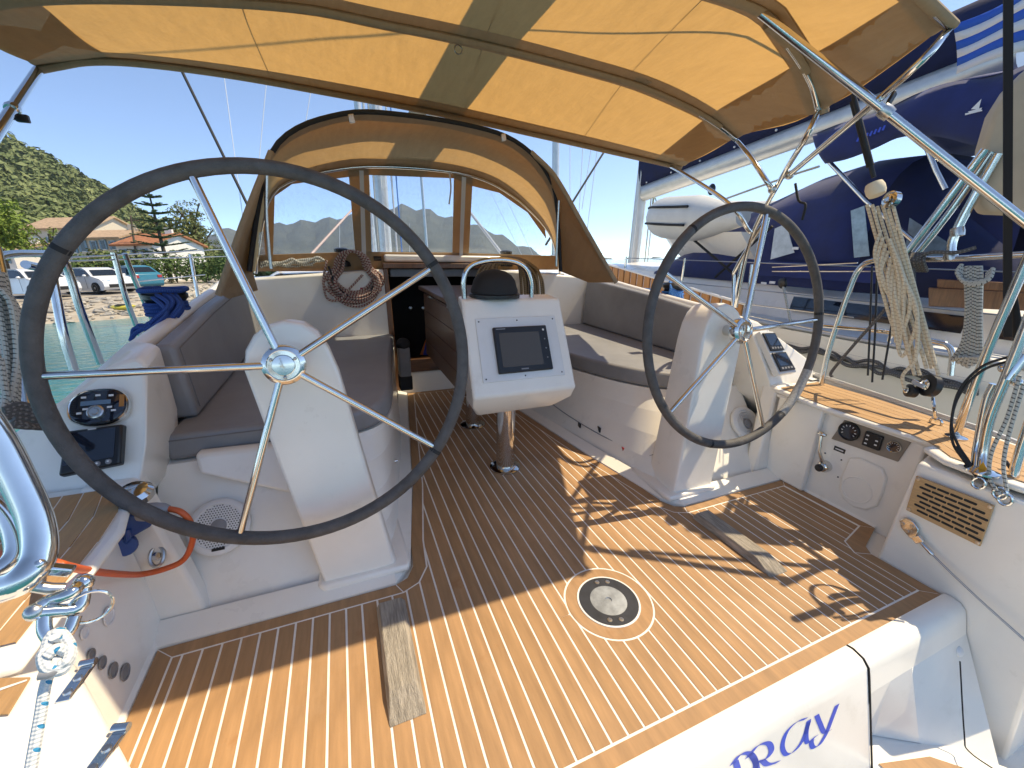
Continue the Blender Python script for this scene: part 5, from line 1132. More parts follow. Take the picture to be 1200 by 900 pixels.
MB().loft([cab(-.9, 1.22, .86), cab(2.8, 1.28, .90), cab(3.0, 1.28, .98), cab(6.5, 1.05, 1.0), cab(8.3, .6, .86)]).build('cabin', GEL, nb, ang=40)
for y0, y1 in ((-.4, 1.3), (1.45, 2.7)):
    MB().prism([(NX-1.275, y0, .70), (NX-1.282, y1, .70), (NX-1.255, y1, .83), (NX-1.245, y0, .82)], (-.004, 0, 0)).build('cabin_window', M['screen'], nb, smooth=False)
for k, (a, bq, hh) in enumerate((((1098, 327), (1215, 333), 10), ((1088, 337), (1215, 343), 22))):
    p0, p1 = xp(*a, 3.12), xp(*bq, 3.12); q0, q1 = xp(a[0], a[1]+hh, 3.12), xp(bq[0], bq[1]+hh, 3.12)
    MB().hexa([p0, p1, q1, q0], [p+Vector((.05, .02, 0)) for p in (p0, p1, q1, q0)]).build('teak_board', M['mahogany_frame'], nb, bevel=.006)
# its sprayhood
arch = lambda y, w, z, n=16: [Vector((NX+w*math.copysign(abs(math.cos(a))**.55, -math.cos(a)), y, .92+(z-.92)*abs(math.sin(a))**.6)) for a in [math.pi*i/n for i in range(n+1)]]
R0 = [arch(4.9, 1.1, 1.0), arch(4.2, 1.16, 1.45), arch(3.6, 1.2, 1.78), arch(3.0, 1.25, 2.0), arch(2.55, 1.28, 2.08), arch(2.2, 1.3, 2.06)]
nh = thing('navy_sprayhood', 'deep navy sprayhood with plastic windows on the neighbouring yacht', 'sprayhood')
b = MB(); na = 16
b.grid(lambda u, v: R0[int(round(v*5))][int(round(u*na))], na, 5); b.build('canopy', M['navy'], nh, solid=.004)
b = MB(); aft_ = [p.copy() for p in R0[-1]]; cen = Vector((NX, 1.75, .95))
b.grid(lambda u, v: R0[-1][int(round(u*na))].lerp(Vector((NX+(R0[-1][int(round(u*na))].x-NX)*1.0, 1.25-(.25 if .1 < u < .9 else 0), .93)), v) if (u < .2 or u > .8) else R0[-1][int(round(u*na))].lerp(R0[-1][int(round(u*na))]+Vector((0, -.35, -.22)), v), na, 3); b.build('aft_flap', M['navy_dark'], nh, solid=.004)
for pts, m_ in ((((997, 247), (1013, 241), (1019, 300), (1001, 302)), M['pvc'] if 0 else mat('clouded_window', (.28, .40, .48), .12, var=.3, vscale=12)), (((908, 268), (921, 262), (931, 296), (903, 304)), mat('clouded_window_pale', (.5, .55, .58), .12, var=.2, vscale=12)), (((1066, 255), (1120, 290), (1110, 302), (1060, 300)), mat('clouded_window_dark', (.10, .16, .22), .12, var=.3, vscale=12))):
    MB().poly([xp(px, py, NX-1.335) for px, py in pts]).build('window', m_, nh, smooth=False, solid=.004)
MB().prism([xp(885, 322, NX-1.34), xp(1060, 335, NX-1.34), xp(1050, 312, NX-1.34), xp(900, 306, NX-1.34)], (.02, 0, 0)).build('side_skirt', M['navy'], nh, smooth=False)
for px, py in ((895, 332), (905, 331), (932, 291), (1045, 190), (1079, 191)): MB().obox(xp(px, py, NX-1.36 if py > 200 else NX-.2), (.004, .0, 0), (0, .03, 0), (0, 0, .012)).build('fastener', M['white_plastic'], nh, bevel=.002)
# its bimini, with a small sail emblem
nbm = thing('navy_bimini', 'navy blue bimini with a small white sail emblem on the neighbouring yacht', 'bimini')
up = [(952, 158), (985, 145), (1030, 132), (1070, 112), (1110, 98), (1165, 88), (1215, 72)]; dn = [(968, 192), (990, 187), (1030, 172), (1060, 160), (1100, 160), (1150, 172), (1215, 178)]
X2 = 2.95
U3, D3 = crom([xp(*p, X2) for p in up], 4), crom([xp(*p, X2) for p in dn], 4)
b = MB(); b.grid(lambda u, v: U3[int(round(u*(len(U3)-1)))].lerp(D3[int(round(u*(len(D3)-1)))], v)+Vector((-.05*math.sin(math.pi*v)+.012*math.sin(u*17+v*4), 0, 0)), len(U3)-1, 6); b.build('side_valance', M['navy'], nbm, solid=.004)
b = MB(); b.grid(lambda u, v: U3[int(round(u*(len(U3)-1)))]+Vector((v*2.2, 0, .20*math.sin(math.pi*v))), len(U3)-1, 8); b.build('canopy', M['navy'], nbm, solid=.004)
def em(px, py): return xp(px, py, X2-.075)
MB().poly([em(1138, 128), em(1150, 116), em(1147, 128)]).build('emblem_sail', M['white_paint'], nbm, smooth=False, solid=.001)
MB().poly([em(1134, 131), em(1151, 126), em(1149, 130), em(1136, 132)]).build('emblem_hull', M['white_paint'], nbm, smooth=False, solid=.001)
MB().poly([em(1131, 133), em(1151, 128.5), em(1151, 130), em(1131, 135)]).build('emblem_lettering', M['white_paint'], nbm, smooth=False, solid=.001)
for k in range(7): MB().poly([em(1003+5*k, 166-2.2*k), em(1006+5*k, 160-2.2*k), em(1008+5*k, 160-2.2*k), em(1005.5+5*k, 166-2.2*k)]).build('sewn_letter', M['blue_ink'], nbm, smooth=False, solid=.001)
for pts in (((972, 190), (1014, 235), (1070, 282)), ((1086, 172), (1097, 200), (1108, 222))): tb('frame_tube', M['steel'], [xp(*p, X2+.05) for p in pts], .016, nbm, 10, 0)
# its mast, boom and stowed sail
nmst = thing('neighbour_mast', 'grey alloy mast of the neighbouring yacht with coiled halyards', 'mast')
mp = xp(743, 300, NX); tb('spar', M['alu'], [(NX, mp.y, .9), (NX+.1, mp.y, 15)], .105, nmst, 16, 0)
for dx, m_ in ((-.17, M['rope_white']), (.15, M['rope_grey']), (.22, M['rope_white'])): tb('halyard', m_, [(NX+dx, mp.y-.15, .95), (NX+dx*.6, mp.y-.12, 6)], .012, nmst, 6, 0)
tb('halyard_coil', rope_mat('green_braid', (.45, .6, .2), (.65, .68, .6), 30, .5), [Vector((NX+.16+.05*math.cos(a)+.02*math.sin(3*a), mp.y-.2, 1.95+.25*math.sin(a))) for a in [2*math.pi*i/9 for i in range(28)]], .010, nmst, 6, 3)
nbo = thing('neighbour_boom', 'grey boom under a navy sail cover on the neighbouring yacht', 'boom')
e0, e1 = xp(756, 226, NX), xp(1200, 62, NX)
tb('spar', M['alu'], [e0, e1], [.135, .125], nbo, 16, 0)
rings = []
for i in range(15):
    t_ = i/14; c = e0.lerp(e1, -.012+1.0*t_); hh = lerp(.80, .42, t_)*(1+.03*math.sin(i*2.1)); rings.append([c+Vector((math.cos(a)*.17*(1-.3*max(0, math.sin(a))), 0, .10+hh*.5+math.sin(a)*hh*.52)) for a in [2*math.pi*k/16 for k in range(16)]])
MB().loft(rings).build('sail_cover', M['navy_dark'], nbo)
for k in range(6): MB().ball(e0.lerp(e1, .04+.13*k)+Vector((-.14, 0, .12)), .014, 8, 6).build('lacing_stud', M['white_plastic'], nbo)
tb('topping_line', M['rope_cream'], [xp(842, 236, NX-.3), xp(920, 208, NX-.4), xp(960, 195, NX-.45)], .012, nbo, 6, 4)
# dinghy on its foredeck
dg = thing('inflatable_dinghy', 'pale grey inflatable dinghy with black rubbing strakes stowed on the neighbouring foredeck', 'dinghy')
b0_ = xp(790, 276, 4.0); s0_ = xp(925, 276, 3.7)
ax = (s0_-b0_); Ld = ax.length; ax = ax.normalized(); side = Vector((0, 0, 1)).cross(ax).normalized()
def tubep(s_, t_): w_ = .62*min(1, (t_/.35))**.55; return b0_+ax*(t_*Ld)+side*(s_*w_)+Vector((0, 0, .16+.10*(1-t_)**2))
path = [tubep(-1, t_) for t_ in (1.0, .8, .6, .4, .25, .12, .04)]+[tubep(0, .0)]+[tubep(1, t_) for t_ in (.04, .12, .25, .4, .6, .8, 1.0)]
cpath = crom(path, 4); nn_ = len(cpath); MB().tube(cpath, [.255*min(1, .35+.65*min(i, nn_-1-i)/7) for i in range(nn_)], 18).build('buoyancy_tube', M['pvc'], dg)
hl = MB(); rings = []
for t_ in (0.02, .15, .35, .6, 1.0):
    w_ = .60*min(1, (t_/.35))**.55+.02; c = b0_+ax*(t_*Ld); rings.append([c-side*w_+Vector((0, 0, .02)), c-side*w_*.6+Vector((0, 0, -.26*min(1, t_*4))), c+Vector((0, 0, -.46*min(1, .25+t_*2.2))), c+side*w_*.6+Vector((0, 0, -.26*min(1, t_*4))), c+side*w_+Vector((0, 0, .02))])
hl.loft(rings).build('hull', GEL, dg, ang=50)
for dz, o_ in ((.18, .232), (-.02, .252)):
    sp_ = []
    for p in crom(path, 4):
        q = b0_+ax*max((p-b0_).dot(ax), .3*Ld); o2 = Vector(((p-q).x, (p-q).y, 0)).normalized(); sp_.append(p+o2*o_+Vector((0, 0, dz-.06)))
    tb('rubbing_strake', M['black_matt'], sp_[6:-6], .016, dg, 6, 0)
MB().obox(tubep(-1, .3)+Vector((-.18, -.12, .02)), (.02, -.09, .0), (.012, 0, 0), (0, 0, .025)).build('handle', M['black_matt'], dg, bevel=.004)
for a, bq in (((838, 325), (905, 265)), ((800, 270), (870, 330))): tb('lashing', M['black_matt'], [xp(*a, 3.2), xp(*bq, 3.2)], .014, dg, 6, 0)
tag(MB().lathe([(.05, -.03), (.07, -.01), (.07, .01), (.05, .03)], xp(834, 222, 3.9), (1, -.4, 0), 18).build('hanging_block', M['black'], None), 'black pulley block hanging under the neighbouring boom above the dinghy', 'block')
# slatted wooden gangway on edge beside it
gw_ = thing('slatted_gangway', 'orange varnished wooden slat panel standing along the neighbouring deck edge', 'gangway')
ga, gb_ = xp(712, 311, 2.60), xp(872, 358, 2.55); NS = 17
gwm = mat('orange_varnish', (.46, .20, .06), .45, var=.25, vscale=6, stretch=(8, 8, 1))
for i in range(NS):
    a, bq = ga.lerp(gb_, (i+.1)/NS), ga.lerp(gb_, (i+.86)/NS)
    MB().hexa([a, bq, bq+Vector((.02, 0, 0)), a+Vector((.02, 0, 0))], [p+Vector((0, 0, -.36)) for p in (a, bq, bq+Vector((.02, 0, 0)), a+Vector((.02, 0, 0)))]).build('slat', gwm, gw_, smooth=False)
tb('top_rail', M['white_paint'], [ga+Vector((.01, 0, .012)), gb_+Vector((.01, 0, .012))], .014, gw_, 8, 0); tb('back_rail', M['white_paint'], [ga+Vector((.045, 0, -.15)), gb_+Vector((.045, 0, -.15))], .02, gw_, 8, 0)
# stanchions and lines along its side
nst = thing('neighbour_lifeline', 'steel stanchions and lifelines along the side of the neighbouring yacht', 'lifeline')
for px in (728, 795, 860, 1057):
    c = xp(px, 345, 2.72); tb('stanchion', M['steel'], [(2.74, c.y, .60), (2.74, c.y, 1.16)], .013, nst, 8, 0)
for z in (1.14, .9): tb('wire', M['wire'], [(2.74, -1, z), (2.74, xp(728, 345, 2.72).y, z)], .005, nst, 6, 0)
hb = thing('hanging_block', 'small black block on a flecked line hanging beside the neighbouring cabin', 'block'); c = xp(917, 332, 2.85)
MB().lathe([(.03, -.02), (.045, -.01), (.045, .01), (.03, .02)], c, (1, -.3, .2), 16).build('sheave', M['black'], hb); tb('line', M['rope_grey'], [c, xp(922, 355, 2.8), xp(930, 395, 2.76)], .010, hb, 8, 4)
ss = [[xp(912+i*13, 396+i*3.2+random.uniform(-4, 4)+k*3, 2.72-.02*k) for i in range(19)] for k in range(4)]
hank('mooring_rope', M['rope_dark'], 'dark flecked mooring rope lying along the neighbouring toe rail', ss, .013)
# other masts beyond
def far_mast(px, py0, depth, r, label, stays):
    o = thing('distant_mast', label, 'mast', 'masts of yachts moored beyond'); p = wdep(px, py0, depth)
    MB().tube([Vector((p.x, p.y, .3)), Vector((p.x, p.y, 17))], r, 12).build('spar', M['alu'], o, 'w')
    for (a, bq) in stays: tb('stay', M['stay_pale'], [wdep(*a, depth), wdep(*bq, depth)], .010 if depth < 14 else .014, o, 6, 0, sp='w')
    return o
far_mast(651, 230, 14, .12, 'white mast rising behind the starboard side of the sprayhood', [((668, 160), (668, 250)), ((684, 155), (678, 262)), ((695, 160), (682, 245)), ((700, 175), (688, 270))])
far_mast(418, 115, 16, .13, 'grey mast tip showing above the sprayhood top beside the bimini', [((262, 85), (286, 265)), ((313, 88), (303, 195)), ((366, 96), (358, 145)), ((541, 125), (546, 148)), ((552, 128), (556, 150))])
far_mast(497, 250, 30, .10, 'distant white mast standing in the harbour seen through the sprayhood windows', [((480, 262), (480, 300)), ((398, 262), (398, 300)), ((570, 215), (612, 300)), ((590, 225), (625, 300))])
# ================================================================== water, shore, hills
def nodes_mat(name, c, rough):
    m = bpy.data.materials.new(name); m.use_nodes = True; b = m.node_tree.nodes['Principled BSDF']; b.inputs['Base Color'].default_value = (*c, 1); b.inputs['Roughness'].default_value = rough; return m, m.node_tree, b
wm, nt, b = nodes_mat('harbour_water', (.03, .2, .21), .06)
tc = nt.nodes.new('ShaderNodeTexCoord'); mp_ = nt.nodes.new('ShaderNodeMapping'); mp_.inputs['Scale'].default_value = (1, 1.6, 1); nt.links.new(tc.outputs['Object'], mp_.inputs[0])
n1 = nt.nodes.new('ShaderNodeTexNoise'); n1.inputs['Scale'].default_value = 2.6; n1.inputs['Detail'].default_value = 5; n1.inputs['Distortion'].default_value = .6; nt.links.new(mp_.outputs[0], n1.inputs['Vector'])
n2 = nt.nodes.new('ShaderNodeTexNoise'); n2.inputs['Scale'].default_value = .12; n2.inputs['Detail'].default_value = 4; nt.links.new(tc.outputs['Object'], n2.inputs['Vector'])
r = nt.nodes.new('ShaderNodeValToRGB'); r.color_ramp.elements[0].position = .35; r.color_ramp.elements[0].color = (.012, .125, .145, 1); r.color_ramp.elements[1].position = .65; r.color_ramp.elements[1].color = (.03, .23, .235, 1)
nt.links.new(n2.outputs['Fac'], r.inputs[0])
sx3 = nt.nodes.new('ShaderNodeSeparateXYZ'); nt.links.new(tc.outputs['Object'], sx3.inputs[0]); mr3 = nt.nodes.new('ShaderNodeMapRange'); mr3.inputs['From Min'].default_value = -3; mr3.inputs['From Max'].default_value = 6; nt.links.new(sx3.outputs[0], mr3.inputs[0])
mx3 = nt.nodes.new('ShaderNodeMix'); mx3.data_type = 'RGBA'; mx3.inputs['B'].default_value = (.008, .05, .07, 1); nt.links.new(mr3.outputs[0], mx3.inputs['Factor']); nt.links.new(r.outputs[0], mx3.inputs['A']); nt.links.new(mx3.outputs['Result'], b.inputs['Base Color'])   # shoal turquoise by the shore, deep water off the berths
bp = nt.nodes.new('ShaderNodeBump'); bp.inputs['Strength'].default_value = .55; bp.inputs['Distance'].default_value = .08; nt.links.new(n1.outputs['Fac'], bp.inputs['Height']); nt.links.new(bp.outputs[0], b.inputs['Normal'])
struct(MB().add([(-2800, -2800, 0), (2800, -2800, 0), (2800, 2800, 0), (-2800, 2800, 0)], [(0, 1, 2, 3)]).build('water', wm, None, 'w', smooth=False))
beach = mat('stony_beach', (.30, .25, .19), .9, var=.5, vscale=1.6, bump=.8, bscale=6, c2=(.52, .46, .37))
shore = [(-420, 430), (-200, 402), (-60, 390), (0, 385), (50, 380), (110, 376), (167, 371), (205, 362), (235, 352), (262, 340), (285, 332), (297, 328)]
S = crom([gw(px, py, 0) for px, py in shore], 4)
prof = [(-1.5, -.5), (0, .01), (.5, .10), (1.5, .22), (3, .45), (5, .68), (6.5, .80), (11, .86), (30, 1.0), (70, 1.6)]
L = MB()
def landp(u, v):
    p = S[int(round(u*(len(S)-1)))]; k = prof[int(round(v*(len(prof)-1)))]; d = Vector((p.x-CAMW.x, p.y-CAMW.y, 0)).normalized()
    q = Vector((p.x, p.y, 0))+d*k[0]; q.z = k[1]+(random.uniform(-.05, .05) if 0 < k[0] < 6 else 0); return q
L.grid(landp, len(S)-1, len(prof)-1); struct(L.build('shore', beach, None, 'w'))
# road strip along the cars
RD = MB(); 
def roadp(u, v): p = S[int(round(u*(len(S)-1)))]; d = Vector((p.x-CAMW.x, p.y-CAMW.y, 0)).normalized(); q = Vector((p.x, p.y, 0))+d*(5.6+7*v); q.z = interp(prof, 5.6+7*v)+.02+(.0 if v else -.01); return q
RD.grid(roadp, len(S)-1, 4); struct(RD.build('road', mat('pale_asphalt', (.22, .20, .18), .9, var=.2, vscale=1.5, bump=.2, bscale=8), None, 'w'))
# loose stones on the beach
stn = MB()
for _ in range(420):
    i = random.randrange(8, len(S)-4); p = S[i].lerp(S[i+1], random.random()); d = Vector((p.x-CAMW.x, p.y-CAMW.y, 0)).normalized(); k = random.uniform(-.1, 5.4)**1.0; q = Vector((p.x, p.y, 0))+d*k; z = interp(prof, k)
    rr = random.uniform(.05, .20)*(1.5 if random.random() < .1 else 1); q.z = z+rr*.2; o0 = len(stn.v)
    stn.ball(q, (rr*random.uniform(.8, 1.6), rr*random.uniform(.8, 1.4), rr*.55), 6, 4)
    for v_ in stn.v[o0:]: v_ += Vector((random.uniform(-1, 1), random.uniform(-1, 1), random.uniform(-1, 1)))*rr*.16
so = stn.build('beach_stones', mat('beach_stone', (.28, .25, .21), .9, var=.4, vscale=3, c2=(.5, .46, .4)), None, 'w', smooth=False); so['kind'] = 'stuff'; so['label'] = 'loose grey and buff stones scattered on the beach'
ky = thing('kayak', 'yellow and white kayak lying on the beach', 'kayak')
k0, k1 = gw(130, 363, .35), gw(160, 362, .35)
rings = []
for i in range(9): t_ = i/8; w_ = .02+.30*math.sin(math.pi*t_)**.7; c = k0.lerp(k1, t_)+Vector((0, 0, .10)); sd = Vector((0, 0, 1)).cross((k1-k0).normalized()); rings.append([c+sd*w_*math.cos(a)+Vector((0, 0, .13*math.sin(a)*(w_/.3)+.05*(2*t_-1)**2)) for a in [2*math.pi*k/10 for k in range(10)]])
MB().loft(rings).build('hull', mat('kayak_yellow', (.6, .5, .08), .4), ky, 'w'); MB().ball(k0.lerp(k1, .5)+Vector((0, 0, .2)), (.3, .3, .05), 12, 6).build('cockpit', M['black_matt'], ky, 'w')
# ---- wooded hill to port
ridge = [(-420, 40), (-200, 80), (-60, 128), (0, 158), (30, 172), (60, 188), (90, 204), (115, 216), (140, 229), (165, 247), (190, 264), (215, 278), (250, 292), (300, 306), (330, 316)]
HC_ = [(px, py) for px, py in ridge]
def hillp(px, t_):
    yr = interp(ridge, px); dz = random.uniform(-1, 1)
    dep = lerp(75, 230, t_**1.1)+lerp(0, 200, max(0, min(1, (px-60)/260)))*t_
    z0 = 1.5; base = wdep(px, 318, dep); top = wdep(px, yr, dep if t_ > .99 else dep)
    ph = wdep(px, lerp(319, yr, t_**.85), dep); ph.z = max(ph.z, z0); return ph
Hm = MB(); NPX, NT = 75, 22
hp = [[hillp(-420+750*i/NPX, j/NT) for i in range(NPX+1)] for j in range(NT+1)]
back = [Vector((p.x*1.5, p.y*1.5, p.z*.5)) for p in hp[-1]]
Hm.grid(lambda u, v: hp[int(round(v*NT))][int(round(u*NPX))] if v <= 1 else None, NPX, NT)
n0 = len(Hm.v); Hm.add(hp[-1]+back, [(i, i+1, NPX+1+i+1, NPX+1+i) for i in range(NPX)])
struct(Hm.build('hill', mat('hillside_scrub', (.035, .06, .018), .95, var=.5, vscale=.08, c2=(.09, .11, .04)), None, 'w'))
def fol_mat(name, c0, c1, sc=.35):
    m, nt, b = nodes_mat(name, c0, .7); tc = nt.nodes.new('ShaderNodeTexCoord'); n = nt.nodes.new('ShaderNodeTexNoise'); n.inputs['Scale'].default_value = sc; n.inputs['Detail'].default_value = 8; n.inputs['Roughness'].default_value = .75; nt.links.new(tc.outputs['Object'], n.inputs['Vector'])
    r = nt.nodes.new('ShaderNodeValToRGB'); r.color_ramp.elements[0].position = .32; r.color_ramp.elements[0].color = (*c0, 1); r.color_ramp.elements[1].position = .68; r.color_ramp.elements[1].color = (*c1, 1); nt.links.new(n.outputs['Fac'], r.inputs[0]); nt.links.new(r.outputs[0], b.inputs['Base Color'])
    b.inputs['Specular IOR Level'].default_value = .2; return m
FO = fol_mat('hill_foliage', (.06, .095, .03), (.27, .30, .125), .10)
def leafball(mb, c, r, n, k=.34, flat=.8, lsz=None):
    """a crown built of n leaf clumps (bent quads) spread through its volume, denser near the surface"""
    for _ in range(n):
        v = Vector((random.gauss(0, 1), random.gauss(0, 1), random.gauss(0, 1))).normalized()*random.uniform(.55, 1.0)**.5
        p = c+Vector((v.x*r, v.y*r, v.z*r*flat)); s_ = (lsz or r*k)*random.uniform(.6, 1.3)
        nrm = (v+Vector((random.uniform(-.6, .6), random.uniform(-.6, .6), random.uniform(-.2, .8)))).normalized(); x, y = frame(nrm); a = random.uniform(0, 6.28); x, y = x*math.cos(a)+y*math.sin(a), y*math.cos(a)-x*math.sin(a)
        mb.add([p-x*s_, p-y*s_*.55+nrm*s_*.18, p+x*s_, p+y*s_*.55+nrm*s_*.18], [(0, 1, 2, 3)])
fw = MB()
for _ in range(5200):
    u, t_ = random.random(), random.random()**1.15; px = -60+390*u
    p = hillp(px, t_); r_ = random.uniform(.9, 2.6)*(1.2 if random.random() < .15 else 1)*(.75+.5*t_)
    leafball(fw, p+Vector((0, 0, r_*.35)), r_, 16, .55, .75)
fwo = fw.build('hill_woodland', FO, None, 'w', smooth=False); fwo['kind'] = 'stuff'; fwo['label'] = 'dense green scrub woodland covering the steep hill'
# far mountains round the bay
far = [(-900, 285), (150, 296), (228, 292), (243, 276), (258, 269), (290, 268), (330, 262), (380, 257), (415, 253), (440, 247), (470, 241), (500, 246), (535, 258), (570, 268), (600, 283), (640, 300), (690, 304), (760, 303), (900, 300), (1100, 283), (1140, 262), (1170, 252), (1200, 257), (1300, 262), (1500, 280)]
FM = MB(); ncol = 160
def farp(u, v):
    px = 150+1350*u; y_ = interp(far, px)+1.8*math.sin(px*.21)+1.2*math.sin(px*.53+1); dep = lerp(1150, 2100, v)
    p = wdep(px, lerp(322, y_, v**.8), dep); p.z = p.z+(random.uniform(-9, 9) if 0 < v < 1 else 0); p.z = p.z if v else -5; return p
FM.grid(farp, ncol, 12); struct(FM.build('far_hills', mat('far_slopes', (.028, .042, .035), .95, var=.5, vscale=.012, c2=(.10, .11, .075)), None, 'w'))

# ================================================================== trees on the shore
def gpt(px, depth, z=1.0): p = wdep(px, 318, depth); p.z = z; return p
LEAF = [fol_mat('leaf_bright', (.07, .12, .018), (.26, .35, .07), 1.4), fol_mat('leaf_olive', (.07, .10, .035), (.27, .28, .11), 1.0), fol_mat('leaf_deep', (.035, .07, .02), (.14, .20, .06), 1.0), fol_mat('leaf_pine', (.05, .10, .05), (.16, .23, .11), 1.0)]
BARK = mat('bark', (.10, .075, .05), .9, var=.4, vscale=3)
def broad(px, depth, top, wpx, m, label, n=70, base=1.0, low=None, group='trees along the waterfront'):
    p = gpt(px, depth, base); k = depth/F_PX; H = 2.1+(318-top)*k-base; W = wpx*k/2; t_ = thing('tree', label, 'tree', group)
    tb('trunk', BARK, [p, p+Vector((.1, .05, H*.25)), p+Vector((-.05, 0, H*.5)), p+Vector((0, 0, H*.8))], [.22*H/7, .18*H/7, .13*H/7, .05][:4] if 0 else .16*H/7, t_, 8, 0, sp='w')
    for i in range(5): a = i*1.3+.3; tb('limb', BARK, [p+Vector((0, 0, H*(.3+.08*i))), p+Vector((math.cos(a)*W*.4, math.sin(a)*W*.4, H*(.5+.07*i))), p+Vector((math.cos(a)*W*.7, math.sin(a)*W*.7, H*(.6+.07*i)))], .06*H/7, t_, 6, 0, sp='w')
    c = MB()
    for _ in range(n):
        v = Vector((random.gauss(0, 1), random.gauss(0, 1), random.gauss(0, 1))).normalized()*random.uniform(.25, 1)
        zc = p.z+H*(.60 if low is None else low)+v.z*H*(.36 if low is None else 1-low-.06); q = Vector((p.x+v.x*W*.85, p.y+v.y*W*.85, zc)); leafball(c, q, W*random.uniform(.16, .30), 46, .22, .8)
    c.build('crown', m, t_, 'w', smooth=False); return t_
broad(8, 34, 232, 90, LEAF[0], 'bright green broad-leaved tree beside the parked cars', 80)
broad(72, 40, 262, 40, LEAF[0], 'small bright green tree half hiding the cream house', 34)
broad(240, 50, 238, 50, LEAF[1], 'loose grey-green tree behind the winch, right of the star-shaped pine', 60)
broad(214, 48, 250, 74, LEAF[1], 'full olive-green tree around the foot of the star-shaped pine', 90, low=.5)
broad(270, 60, 286, 50, LEAF[2], 'dark green tree beside the sprayhood edge', 40, low=.45)
for i, (px, dep, top, w) in enumerate(((112, 33, 297, 50), (140, 34, 294, 44), (165, 34, 302, 40), (205, 36, 300, 50), (240, 38, 303, 46), (262, 40, 308, 40))):
    p = gpt(px, dep, .95); k = dep/F_PX; W = w*k/2; H = 2.1+(318-top)*k-.95; s_ = thing('shrub', ['clipped dark green hedge behind the white hatchback', 'leafy shrub behind the teal car', 'low shrub under the red-roofed house', 'dark shrub at the foot of the olive-green tree', 'dark shrub behind the port winch', 'low shrub by the blue boat'][i], 'shrub', 'shrubs along the road'); c = MB()
    for _ in range(30): leafball(c, p+Vector((random.uniform(-1, 1)*W, random.uniform(-.5, .5)*W, random.uniform(.2, .85)*H)), H*.3, 40, .2)
    c.build('foliage', LEAF[2] if i != 1 else LEAF[1], s_, 'w', smooth=False); tb('stem', BARK, [p, p+Vector((0, 0, H*.6))], .05, s_, 6, 0, sp='w')
# star-shaped pine in tiers
pn = thing('norfolk_pine', 'tall star-shaped pine with tiered branches rising behind the wheel rim', 'tree'); dep = 38; k = dep/F_PX; p = gpt(198, dep, 1.0); H = 2.1+(318-219)*k-1
tb('trunk', BARK, [p, p+Vector((0, 0, H))], [.22, .03], pn, 8, 0, sp='w'); nd = MB()
for lv in range(11):
    z = p.z+H*(.20+.076*lv); Lb = lerp(2.7, .35, lv/10)
    for j in range(6):
        a = j*math.pi/3+lv*.5; d = Vector((math.cos(a), math.sin(a), .16)); 
        tb('branch', BARK, [Vector((p.x, p.y, z)), Vector((p.x, p.y, z))+d*Lb], .035, pn, 5, 0, sp='w')
        for q in range(26):
            t_ = (q+1)/26; c = Vector((p.x, p.y, z))+d*Lb*t_; s_ = .42*(1.15-t_*.6); ang = a+random.choice((-1, 1))*random.uniform(.5, 1.2); e = c+Vector((math.cos(ang), math.sin(ang), random.uniform(-.1, .35)))*s_; w_ = Vector((-math.sin(ang), math.cos(ang), .3))*.07; nd.add([c-w_, e, c+w_], [(0, 1, 2)]); nd.add([c+Vector((0, 0, -.06)), e, c+Vector((0, 0, .08))], [(0, 1, 2)])
nd.build('needles', LEAF[3], pn, 'w', smooth=False)

